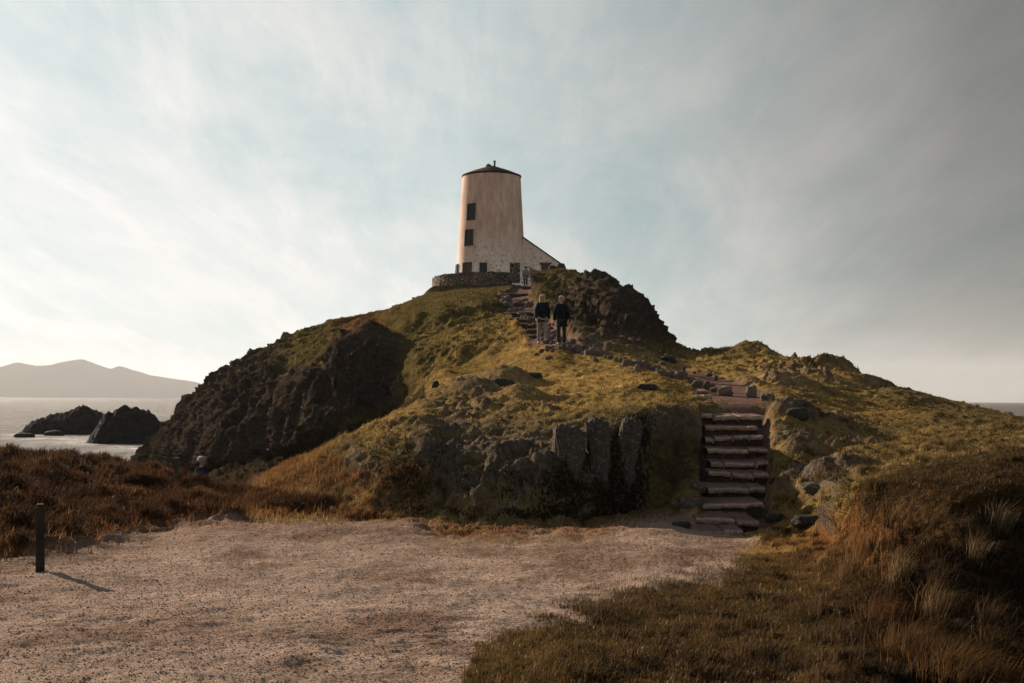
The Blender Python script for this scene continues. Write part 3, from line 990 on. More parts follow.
islet('rock_islet', [(16, 435), (24, 430), (32, 424), (42, 419), (52, 417), (64, 415), (74, 411), (82, 408), (92, 411), (100, 414), (112, 418), (126, 424)], 131, 6, 201,
      'long low black rock islet on the left, sloping down into the sea')
islet('rock_islet', [(84, 446), (90, 438), (98, 428), (104, 416), (110, 411), (119, 407), (128, 409), (137, 411), (146, 414), (156, 419), (165, 426), (178, 436), (190, 446)], 106, 6, 205,
      'taller humped black rock islet beside the cliff with foam at its foot')
for (u, p, w, h, s, lab) in ((24.5, 438.3, 1.4, 0.55, 3, 'smaller left of two tiny black rocks awash before the long islet'), (54, 436.6, 1.5, 0.7, 4, 'right one of two tiny black rocks awash before the long islet')):
    Yt = 6 * 800 / (p - 398)
    a = pt(u, p, Yt)
    rock('sea_rock', (a.x, a.y, SEA + 0.1), (w, 1.2, h), s, M['islet'], lab, 'rock', base=ICO3)

# three upright slabs and other crags of the knoll
for (u, p0, p1, w, tl, lab) in ((568, 434, 499, 28, 0.06, 'broad pale grey rock slab, leftmost of three upright slabs in the knoll face'),
                                (597, 428, 511, 20, -0.02, 'narrow middle slab of three upright grey rock slabs in the knoll face'),
                                (622, 428, 505, 20, 0.20, 'rightmost of three upright rock slabs, leaning to the right')):
    q = hit(u, (p0 + p1) / 2, 11, 16)
    sc_ = q.y / K / 800
    hgt = (p1 - p0) * sc_
    v = rock_verts((1, 1, 1), int(u), 0.35, ICO5, 0.25, 0.5)
    v = v + 0.10 * (ICO5[0] * fbm(v * 5 + u, 4, int(u) + 3, 0.65, True)[:, None])
    tz = np.clip((v[:, 2] + 1) / 2, 0, 1)
    v[:, 0] *= 0.42 + 0.62 * tz ** 0.8
    v *= np.array((w * sc_ * 0.60, 0.24, hgt * 0.60))
    o = mesh_np('rock_slab', v, ICO5[1], M['slab_rock'])
    o.location = (q.x, q.y + 0.08, q.z)
    o.rotation_euler = (-0.42, tl, 0)
    tag(o, lab, 'rock slab')

BOULD = [(683, 527, 15, 6, 'dark_rock', 'flat dark boulder in the gravel left of the lowest step'),
         (691, 506, 20, 11, 'rock', 'low brown boulder beside the lower steps, above the flat dark one'),
         (699, 491, 14, 10, 'rock', 'rounded boulder against the left edge of the lower steps'),
         (775, 521, 15, 9, 'dark_rock', 'dark rounded boulder on the turf right of the lowest steps'),
         (812, 524, 26, 11, 'dark_rock', 'long dark boulder lying furthest right of the lowest steps'),
         (800, 470, 16, 9, 'rock', 'small ledge of rock in the bank right of the steps'),
         (820, 491, 22, 10, 'rock', 'jagged rock ledge above the long dark boulder'),
         (797, 417, 18, 12, 'dark_rock', 'dark rock outcrop on the turf right of the top of the steps'),
         (726, 393, 12, 9, 'path_stone', 'large pale boulder at the top of the lower steps'),
         (752, 394, 9, 11, 'path_stone', 'upright pale stone at the top right corner of the lower steps'),
         (768, 399, 12, 7, 'rock', 'grey boulder lying right of the upright stone above the steps'),
         (637.5, 372, 5, 9, 'path_stone', 'upright orange-brown stone standing below the row of path stones'),
         (668, 361, 13, 7, 'dark_rock', 'dark mossy rock alone on the meadow above the path'),
         (436, 388, 6, 7, 'dark_rock', 'small dark rock at the foot of the shaded hollow'),
         (500, 387, 22, 10, 'dark_rock', 'dark hump of rock in the grass above the knoll face'),
         (534, 378, 12, 6, 'dark_rock', 'low dark rock in the middle of the sunny grass shelf'),
         (648, 389, 16, 6, 'dark_rock', 'low dark rock showing through the turf below the path')]
for k, (u, p, w, h, m_, lab) in enumerate(BOULD):
    q = hit(u, p, 9, 48)
    s_ = q.y / K / 800
    rock('boulder', (q.x, q.y + w * s_ * 0.3, q.z + h * s_ * 0.15), (w * s_ * 0.62, w * s_ * 0.55, h * s_ * 0.62), 300 + k, M[m_], lab, 'boulder', rz=random.uniform(-.6, .6), crag=0.16)

# stones that edge the path
STN = [ICO3]
proto = [rock_verts((1, 1, 1), 400 + k, 0.42, ICO3, 0.14, 0.5) for k in range(7)]
pmesh = []
for k, v in enumerate(proto):
    o = mesh_np('path_stone', v, ICO3[1], M['path_stone'], link=False)
    pmesh.append(o.data)
edge = [(556, 347), (575, 350), (600, 356), (622, 362), (645, 368), (668, 374), (690, 381), (712, 387), (724, 391)]
ea = np.array(edge, float)


def add_stone(u, p, w, h, lab, grp, k):
    q = hit(u, p, 16, 60)
    s_ = q.y / K / 800
    o = bpy.data.objects.new('path_stone', pmesh[k % len(pmesh)])
    o.location = (q.x, q.y, q.z + h * s_ * 0.12)
    o.scale = (w * s_ * 0.5, w * s_ * random.uniform(0.4, 0.6), h * s_ * 0.55)
    o.rotation_euler = (random.uniform(-.2, .2), random.uniform(-.2, .2), random.uniform(0, 6.28))
    COL.objects.link(o)
    tag(o, lab, 'stone', grp)


for k in range(46):
    t = k / 45
    u = 556 + t * (724 - 556) + random.uniform(-2.5, 2.5)
    p = np.interp(u, ea[:, 0], ea[:, 1]) + random.gauss(0, 1.5)
    add_stone(u, p, random.uniform(4, 12), random.uniform(3, 9), 'weathered grey-brown stone in the long row edging the dirt path', 'stones edging the dirt path', k)
for k in range(13):
    u = random.uniform(575, 735)
    add_stone(u, np.interp(u, ea[:, 0], ea[:, 1]) - random.uniform(8, 12), random.uniform(3, 7), random.uniform(2, 5), 'half buried stone along the upper side of the dirt path', 'stones along the upper side of the path', k + 2)
for k in range(22):
    add_stone(random.uniform(532, 600), 0.22 * (random.uniform(532, 600) - 532) + random.uniform(338, 352), random.uniform(4, 9), random.uniform(3, 6),
              'loose stone lying around the feet of the walking couple', 'loose stones around the couple', k + 3)
for k in range(34):
    t = random.random()
    u = np.interp(t, [0, 0.35, 0.6, 1], [556, 540, 522, 510]) + random.uniform(-11, 9)
    add_stone(u, np.interp(t, [0, 0.35, 0.6, 1], [342, 326, 308, 296]) + random.uniform(-3, 3), random.uniform(4, 10), random.uniform(1.5, 4), 'flat worn stone lying in the steep path below the tower', 'flat stones in the steep path', k + 1)
for k in range(14):
    u = random.uniform(500, 545)
    add_stone(u, 330 + (u - 545) * 0.75 + random.uniform(-3, 6), random.uniform(4, 8), random.uniform(3, 6), 'stone beside the upper flight of steps near the tower', 'stones beside the upper steps', k + 5)


# ------------------------------------------------------------------ steps
def step(u0, u1, p, Yd, rise, lab, grp, seed):
    qa, qb = hit(u0, p, 10, 90), hit(u1, p, 10, 90)
    y = (qa.y + qb.y) / 2
    qm = hit((u0 + u1) / 2, p, 10, 90)
    y, z = qm.y, qm.z
    x0, x1 = (u0 - 512) * y / K / 800, (u1 - 512) * y / K / 800
    nx, ny = 64, 10
    xs = np.linspace(0, 1, nx)
    rows = []
    w = x1 - x0
    P1 = np.stack([xs * w * 1.6, xs * 0 + seed, xs * 0], 1)
    wob = fbm(P1, 4, seed, 0.6) * 0.30 + (xs - 0.5) * random.uniform(-0.22, 0.22)
    hob = fbm(P1 * 2.2 + 9, 4, seed + 1, 0.65) * 0.12 + (xs - 0.5) * random.uniform(-0.07, 0.07)
    prof_ = [(0.09, -rise - 0.25), (0.08, -0.075), (0.012, -0.065), (0.0, -0.025), (0.03, 0.0)] + [(0.05 + (Yd - 0.05) * k / (ny - 1), 0.012 + 0.03 * k / (ny - 1)) for k in range(ny)]
    nst = random.choice((1, 2, 2, 3, 3, 4))
    cuts = np.sort(np.concatenate([[0, 1.01], (np.arange(1, nst) + rng.uniform(-0.42, 0.42, nst - 1)) / nst]))
    blk = np.clip(np.searchsorted(cuts, xs, side='right') - 1, 0, nst - 1)
    hob = hob * 0.35 + rng.uniform(-0.035, 0.03, nst)[blk] + (xs - 0.5) * rng.uniform(-0.05, 0.05)
    wob = wob * 0.6 + rng.uniform(-0.07, 0.07, nst)[blk]
    joint = np.min(np.abs(xs[:, None] - cuts[None, 1:-1]), axis=1) < 0.016 if nst > 1 else np.zeros(nx, bool)
    hob = hob - 0.05 * joint
    wob = wob + 0.05 * joint
    V = []
    Cc = []
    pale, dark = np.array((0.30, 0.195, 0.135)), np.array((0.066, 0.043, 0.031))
    for (dy, dz) in prof_:
        f_ = np.clip(1 - dy / max(Yd, .1), 0, 1)
        V.append(np.stack([x0 + xs * w, y + dy + wob * (0.3 + 0.7 * f_), z + dz + hob * (0.3 + 0.7 * f_)], 1))
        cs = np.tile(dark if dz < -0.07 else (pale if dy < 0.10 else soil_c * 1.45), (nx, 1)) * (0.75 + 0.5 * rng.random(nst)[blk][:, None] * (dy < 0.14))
        Cc.append(cs)
    V = np.concatenate(V)
    Cc = np.concatenate(Cc)
    V += (0.035 * fbm(V * 9, 3, seed + 4))[:, None] * np.array([0.3, 1, 1])
    nr = len(prof_)
    F_ = [grid_faces(nr, nx)]
    # closed sides
    V2 = []
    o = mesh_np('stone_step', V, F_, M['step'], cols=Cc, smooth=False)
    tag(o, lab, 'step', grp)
    return o


LOW = [(686, 745, 531), (697, 758, 520), (704, 763, 504), (708, 767, 488), (709, 769, 474.5), (711, 771, 462.5), (707, 769, 450.5), (706, 763, 439), (705, 758, 428), (702, 763, 416)]
ordn = ['lowest', 'second', 'third', 'fourth', 'fifth', 'sixth', 'seventh', 'eighth', 'ninth', 'topmost']
for k, (a, b, p) in enumerate(LOW):
    lab = f'{ordn[k]} earth and stone step of the long lower flight' + (', meeting the gravel' if k == 0 else ' counted up from the gravel' if k < 9 else ', by the path stones')
    nxt = LOW[k + 1][2] if k < 9 else 408
    d = hit((a + b) / 2, nxt, 10, 30).y - hit((a + b) / 2, p, 10, 30).y
    step(a, b, p, max(d + 0.12, 0.35), 0.22, lab, 'steps of the lower flight', 500 + k)
UP = [(524, 541, 334), (520, 540, 329), (515, 537, 323), (509, 536, 317.5), (503, 534, 311.5), (502, 532, 302.5), (503, 528, 292.5), (522, 533, 285.5)]
ordu = ['lowest', 'second', 'third', 'fourth', 'fifth', 'sixth', 'seventh', 'topmost']
for k, (a, b, p) in enumerate(UP):
    lab = f'{ordu[k]} step of the upper flight' + (' behind the walking couple' if k < 1 else ' counted up from the couple' if k < 7 else ' at the gap in the tower wall')
    nxt = UP[k + 1][2] if k < 7 else 284
    d = hit((a + b) / 2, nxt, 25, 90).y - hit((a + b) / 2, p, 25, 90).y
    step(a, b, p + 0.5, min(max(d + 0.15, 0.4), 6.0), 0.28, lab, 'steps of the upper flight', 540 + k)

for k, (a, b, p, lab) in enumerate(((684, 708, 390.5, 'upper of two short rough steps cutting through the row of path stones'), (686, 712, 396.5, 'lower of two short rough steps cutting through the row of path stones'))):
    step(a, b, p, 0.6, 0.18, lab, 'short steps by the path stones', 580 + k)

# ------------------------------------------------------------------ lighthouse
TX, TY, TZ = -2.02, 75 * K, PLZ - 0.1
H_T, R0, R1 = 10.85, 3.37, 2.72


def render_mat():
    m, n, l, p, _ = new_mat('whitewashed_render')
    f = ramp(n, l, noise_n(n, l, 0.9, 9, 0.68, 0.6), [(0.3, 0.0), (0.72, 1.0)])
    c = mixc(n, l, f, (0.66, 0.52, 0.43), (0.84, 0.73, 0.65))
    st = ramp(n, l, noise_n(n, l, 1.7, 7, 0.66, 0.2, scl=(1.2, 1.2, 0.45)), [(0.48, 0.0), (0.72, 0.6)])
    c = mixc(n, l, st, c, (0.33, 0.22, 0.16))
    sp = ramp(n, l, noise_n(n, l, 3.4, 6, 0.6), [(0.55, 0.0), (0.62, 1.0)])
    tcn = n.new('ShaderNodeTexCoord')
    sx_ = n.new('ShaderNodeSeparateXYZ')
    l.new(tcn.outputs['Object'], sx_.inputs[0])
    low = ramp(n, l, mathn(n, l, 'DIVIDE', sx_.outputs[2], 10.0), [(0.12, 0.9), (0.45, 0.4), (1.0, 0.5)])
    c = mixc(n, l, mathn(n, l, 'MULTIPLY', sp, low), c, (0.10, 0.055, 0.038))
    # whitewash colour turns browner towards the top, broken up by noise
    worn = mathn(n, l, 'ADD', mathn(n, l, 'DIVIDE', sx_.outputs[2], 10.0), mathn(n, l, 'MULTIPLY', noise_n(n, l, 0.7, 8, 0.7), 0.7))
    worn = ramp(n, l, worn, [(0.45, 0.0), (0.9, 0.95)])
    wst = ramp(n, l, noise_n(n, l, 1.5, 9, 0.72, 0.3, scl=(1.3, 1.3, 0.35)), [(0.36, 0.0), (0.66, 1.0)])
    c = mixc(n, l, worn, c, mixc(n, l, wst, (0.60, 0.41, 0.31), (0.38, 0.225, 0.155)))
    l.new(c, p.inputs['Base Color'])
    p.inputs['Roughness'].default_value = 0.85
    bump_n(n, l, p, noise_n(n, l, 5.0, 8, 0.65), 0.5, 0.05)
    return m


M['render'] = render_mat()
M['roof'] = simple_mat('rusty_slate', (0.060, 0.027, 0.018), (0.035, 0.017, 0.012), 3, 0.8, 0.4, 0.02)
M['lead'] = simple_mat('grey_lead', (0.11, 0.10, 0.09), (0.06, 0.055, 0.05), 4, 0.6, 0.2)
M['frame'] = simple_mat('dark_window_frame', (0.10, 0.085, 0.072), (0.02, 0.018, 0.016), 6, 0.7, 0.1)
mg, n_, l_, p_, _o = new_mat('window_glass')
p_.inputs['Base Color'].default_value = (0.015, 0.017, 0.018, 1)
p_.inputs['Roughness'].default_value = 0.3
p_.inputs['Specular IOR Level'].default_value = 0.15
M['glass'] = mg


def masonry_mat(name, a, b, mortar, scale, brick=False):
    m, n, l, p, _ = new_mat(name)
    vc = vor_n(n, l, scale, 'F1', 'Color', scl=(1, 1, 1.7))
    b1 = n.new('ShaderNodeRGBToBW')
    l.new(vc, b1.inputs[0])
    c = mixc(n, l, b1.outputs[0], a, b)
    e = vor_n(n, l, scale, 'DISTANCE_TO_EDGE', scl=(1, 1, 1.7))
    em = ramp(n, l, e, [(0.03, 1.0), (0.10, 0.0)])
    c = mixc(n, l, em, c, mortar)
    f = ramp(n, l, noise_n(n, l, scale * 2.5, 8, 0.7), [(0.3, 0.6), (0.7, 1.3)])
    c = mixc(n, l, 1.0, c, f, 'MULTIPLY')
    l.new(c, p.inputs['Base Color'])
    h = mathn(n, l, 'ADD', ramp(n, l, e, [(0.0, 0.0), (0.18, 1.0)]), mathn(n, l, 'MULTIPLY', noise_n(n, l, scale * 4, 6), 0.5))
    bump_n(n, l, p, h, 0.9, 0.08)
    return m


M['rubble'] = masonry_mat('rubble_masonry', (0.10, 0.062, 0.045), (0.26, 0.19, 0.15), (0.035, 0.026, 0.02), 2.6)
M['brick'] = masonry_mat('brick_infill', (0.14, 0.070, 0.050), (0.22, 0.13, 0.10), (0.08, 0.055, 0.045), 5.0)

lh = empty('lighthouse', (TX, TY, TZ))
tag(lh, 'squat whitewashed lighthouse tower with lean-to annexe on the hilltop', 'lighthouse')
prof_t = []
for k in range(25):
    t = k / 24
    prof_t.append((R0 + (R1 - R0) * (t ** 0.92), H_T * t))
t_ = MB()
t_.lathe((0, 0, 0), prof_t, 128, cap=False)
tower = t_.build('tower_wall', M['render'], lh, smooth=True)
r_ = MB()
r_.lathe((0, 0, H_T), [(R1 + 0.02, -0.16), (R1 + 0.07, -0.10), (R1 + 0.08, 0.0), (R1 * 0.66, 0.42), (0.34, 0.92), (0.0, 0.96)], 64)
roof = r_.build('roof', M['roof'], lh, smooth=False)
v_ = MB()
v_.lathe((0.28, -0.25, H_T + 0.74), [(0.09, 0.0), (0.09, 0.55), (0.13, 0.56), (0.13, 0.66)], 16)
v_.build('vent_pipe', M['lead'], roof)
v_ = MB()
v_.lathe((-0.28, -0.3, H_T + 0.72), [(0.30, 0.0), (0.28, 0.24), (0.14, 0.34), (0.10, 0.38)], 20)
v_.build('roof_cap', M['lead'], roof)


def tower_r(z):
    return R0 + (R1 - R0) * (max(z, 0) / H_T) ** 0.92


def tower_window(u0, u1, p0, p1, kind, lab=None):
    Yt = 73.0
    zc = (399.2 - (p0 + p1) / 2) * Yt / 800 - TZ
    hh = (p1 - p0) * Yt / 800
    rr = tower_r(zc)
    xs = ((u0 + u1) / 2 - 512) * Yt / 800 - TX
    for _ in range(4):
        ang = math.asin(max(-0.985, min(0.985, xs / rr)))
        Yt = (TY - rr * math.cos(ang)) / K
        xs = ((u0 + u1) / 2 - 512) * Yt / 800 - TX
        zc = (399.2 - (p0 + p1) / 2) * Yt / 800 - TZ
        hh = (p1 - p0) * Yt / 800
        rr = tower_r(zc)
    ww = min((u1 - u0) * Yt / 800 / max(math.cos(ang), 0.35), 1.1)
    tilt = math.atan((R0 - R1) / H_T)
    rot = Matrix.Rotation(ang, 3, 'Z') @ Matrix.Rotation(-tilt, 3, 'X')
    c = Vector((rr * math.sin(ang), -rr * math.cos(ang), zc))

    def P(x, y, z):
        return c + rot @ Vector((x, y, z))
    fr = MB()
    t = 0.09
    for (x, z, sx_, sz_) in ((-ww / 2, 0, t, hh), (ww / 2, 0, t, hh), (0, hh / 2, ww + t, t), (0, -hh / 2, ww + 2 * t, t * 1.4)):
        fr.box(P(x, -0.03, z), (sx_, 0.16, sz_ + (t if sx_ == t else 0)), rot)
    if kind == 'glass':
        fr.box(P(0, -0.035, 0), (0.04, 0.07, hh - t), rot)
        for k in (-1, 0, 1):
            fr.box(P(0, -0.033, k * hh / 4), (ww - t, 0.06, 0.03), rot)
    w = fr.build('window', M['frame'] if kind == 'glass' else M['lead'], lh)
    pn = MB()
    pn.box(P(0, -0.015, 0), (ww - 0.04, 0.07, hh - 0.04), rot)
    pn.build('pane' if kind == 'glass' else 'brick_infill', M['glass'] if kind == 'glass' else M['brick'], w)
    if lab:
        w['label'] = lab


tower_window(467, 474, 204, 219.4, 'glass', 'upper dark glazed window of the tower')
tower_window(464.8, 471.8, 230, 245, 'glass', 'middle dark glazed window of the tower')
tower_window(479.5, 486, 263.2, 275, 'glass', 'dark ground floor window')
tower_window(462.7, 470.6, 263, 276, 'brick', 'bricked up ground floor window')
tower_window(455.3, 457.8, 265, 274, 'glass', 'dark window at the left edge of the tower')

# lean-to annexe against the right side
AY0, AY1 = 111.3, 115.6
sA = AY0 / K / 800
ax0, ax1 = 0.9, (560.5 - 512) * sA
zr = (399.4 - 264.5) * sA
zl = zr + (ax1 - ax0) * ((264.5 - 240) / (560.5 - 525))
an = MB()
vv = []
for y in (AY0, AY1):
    for (x, z) in ((ax0, PLZ - 0.6), (ax1, PLZ - 1.2), (ax1, zr), (ax0, zl)):
        vv.append((x - TX, y - TY, z - TZ))
an.add(vv, [(0, 1, 2, 3), (7, 6, 5, 4), (1, 5, 6, 2), (2, 6, 7, 3), (4, 0, 3, 7), (4, 5, 1, 0)])
an.build('annexe_wall', M['render'], lh)
ar = MB()
sl = math.atan2(zl - zr, ax1 - ax0)
ln = math.hypot(ax1 - ax0, zl - zr) + 0.25
ar.box(((ax0 + ax1) / 2 - TX + 0.1, (AY0 + AY1) / 2 - TY, (zl + zr) / 2 - TZ + 0.03), (ln, AY1 - AY0 + 0.10, 0.08), Matrix.Rotation(sl, 3, 'Y'))
ar.build('annexe_roof', M['roof'], lh)
for (u0, u1, p0, p1, mt, nm, lab) in ((540.6, 549.4, 264, 275, 'brick', 'window', 'bricked up window of the annexe'),):
    w_ = MB()
    x0_, x1_ = (u0 - 512) * sA - TX, (u1 - 512) * sA - TX
    z0_, z1_ = (399.4 - p1) * sA - TZ, (399.4 - p0) * sA - TZ
    w_.box(((x0_ + x1_) / 2, AY0 - TY - 0.01, (z0_ + z1_) / 2), (x1_ - x0_, 0.1, z1_ - z0_))
    w = w_.build(nm, M['brick'], lh)
    w['label'] = lab
    s_ = MB()
    s_.box(((x0_ + x1_) / 2, AY0 - TY - 0.03, z1_ + 0.07), (x1_ - x0_ + 0.3, 0.16, 0.14))
    s_.build('lintel', M['lead'], w)


def stone_ring(name, pts, thick, z_of_top, z_bot, lab, mat, seed):
    """rubble wall along a line of points"""
    P_ = np.array(pts)
    d = np.concatenate([[0], np.cumsum(np.hypot(*np.diff(P_, axis=0).T))])
    n = int(d[-1] / 0.07)
    s = np.linspace(0, d[-1], n)
    x, y = np.interp(s, d, P_[:, 0]), np.interp(s, d, P_[:, 1])
    tx, ty = np.gradient(x), np.gradient(y)
    L = np.hypot(tx, ty)
    nx_, ny_ = ty / L, -tx / L          # towards the outside
    zt = np.array([z_of_top(v / d[-1]) for v in s]) + 0.26 * fbm(np.stack([s * 1.1, s * 0, s * 0 + seed], 1), 4, seed, 0.6)
    zb = np.full(n, z_bot)
    loop = [(1, q) for q in np.linspace(0, 1, 26)] + [(k, 1) for k in np.linspace(1, -1, 8)[1:-1]] + [(-1, q) for q in np.linspace(1, 0, 12)]
    V = []
    for (side, q) in loop:
        V.append(np.stack([x + nx_ * side * thick / 2, y + ny_ * side * thick / 2, zb + (zt - zb) * q], 1))
    V = np.concatenate(V)
    nn = fbm(V * [2.4, 2.4, 3.6], 3, seed + 2, 0.6)
    side_ = np.repeat([a for a, _ in loop], n)
    V[:, 0] += np.tile(nx_, len(loop)) * side_ * nn * 0.14
    V[:, 1] += np.tile(ny_, len(loop)) * side_ * nn * 0.14
    V[:, 2] += 0.05 * fbm(V * 3, 3, seed + 7) * (V[:, 2] > z_bot + 0.4)
    e0 = np.arange(len(loop)) * n
    o = mesh_np(name, V, [grid_faces(len(loop), n)], mat)
    # end caps
    import bmesh
    bm = bmesh.new()
    bm.from_mesh(o.data)
    bm.verts.ensure_lookup_table()
    bm.faces.new([bm.verts[i] for i in e0])
    bm.faces.new([bm.verts[i + n - 1] for i in reversed(e0)])
    bmesh.ops.recalc_face_normals(bm, faces=bm.faces)
    bm.to_mesh(o.data)
    bm.free()
    tag(o, lab, 'stone wall')
    return o


arc = [(TX + 5.25 * math.cos(a), TY + 5.6 * math.sin(a)) for a in np.linspace(R(150), R(291), 40)]
stone_ring('stone_wall', arc, 0.5, lambda t: 11.22 + 0.12 * t, 9.0, 'low curved rubble wall around the foot of the lighthouse', M['rubble'], 61)
# gate pier of rough stone by the opening
pier = mesh_np('gate_pier', rock_verts((0.50, 0.42, 0.98), 77, 0.10, ICO5, 0.10, 0.95), ICO5[1], M['rubble'])
q = pt(514.3, 273, 70.6)
pier.location = (q.x, q.y, q.z)
tag(pier, 'rough stone pier beside the gap where the man enters', 'gate pier')
for k, (u, p, w, h, lab) in enumerate(((552, 269.3, 8, 8, 'dark lumpy rock on the skyline below the annexe eaves'), (560.5, 267.8, 8, 9, 'pointed dark rock on the skyline at the annexe corner'))):
    q = pt(u, p, 63.6)
    s_ = 63.6 / 800
    rock('skyline_rock', (q.x, q.y, q.z - 0.1), (w * s_ * 0.55, 0.5, h * s_ * 0.62), 88 + k, M['dark_rock'], lab, 'rock', crag=0.2)


# ------------------------------------------------------------------ posts
def post(u, p0, p1, Yt, wpx, mat, lab, buried=0.3):
    b = pt(u, p1, Yt)
    b.z = ground_z(b.x, b.y) if abs(ground_z(b.x, b.y) - b.z) < 0.25 else b.z
    h = (yh(u) - p0) * Yt / 800 - b.z
    w = wpx * Yt / 800
    e = empty('wooden_post', (b.x, b.y, b.z), 0.25)
    m_ = MB()
    m_.box((0, 0, (h - buried) / 2 - 0.012), (w, w, h + buried - 0.024), None, 0.94)
    m_.build('shaft', mat, e, bevel=0.006)
    c_ = MB()
    c_.box((0, 0, h - 0.004), (w * 0.93, w * 0.93, 0.03), Matrix.Rotation(0.06, 3, 'X'), 0.8)
    c_.build('weathered_top', mat, e, bevel=0.005)
    return tag(e, lab, 'post')


post(41, 505, 572, 8.15, 8.0, M['wood'], 'short dark timber post at the gravel edge with its long shadow')
post(177, 458, 492, 16.0, 5.0, M['wood_pale'], 'thin pale post in the brown grass before the cliff')


# ------------------------------------------------------------------ people
def skin_mesh(name, joints, edges, mat, parent, sub=2, root=0):
    me = bpy.data.meshes.new(name)
    keys = list(joints)
    me.from_pydata([joints[k][0] for k in keys], [(keys.index(a), keys.index(b)) for a, b in edges], [])
    o = bpy.data.objects.new(name, me)
    COL.objects.link(o)
    sk = o.modifiers.new('skin', 'SKIN')
    sk.use_smooth_shade = True
    for i, k in enumerate(keys):
        r = joints[k][1]
        me.skin_vertices[0].data[i].radius = r if isinstance(r, tuple) else (r, r)
        me.skin_vertices[0].data[i].use_root = (i == root)
    ss = o.modifiers.new('sub', 'SUBSURF')
    ss.levels = ss.render_levels = sub
    dg = bpy.context.evaluated_depsgraph_get()
    me2 = bpy.data.meshes.new_from_object(o.evaluated_get(dg))
    me2.name = name
    o.modifiers.clear()
    o.data = me2
    bpy.data.meshes.remove(me)
    me2.materials.clear()
    me2.materials.append(mat)
    for p in me2.polygons:
        p.use_smooth = True
    o.parent = parent
    return o


SKIN = simple_mat('skin', (0.33, 0.19, 0.135), (0.29, 0.165, 0.12), 20, 0.55, 0)
EYE = simple_mat('eye_dark', (0.02, 0.015, 0.012), None, 20, 0.3, 0)


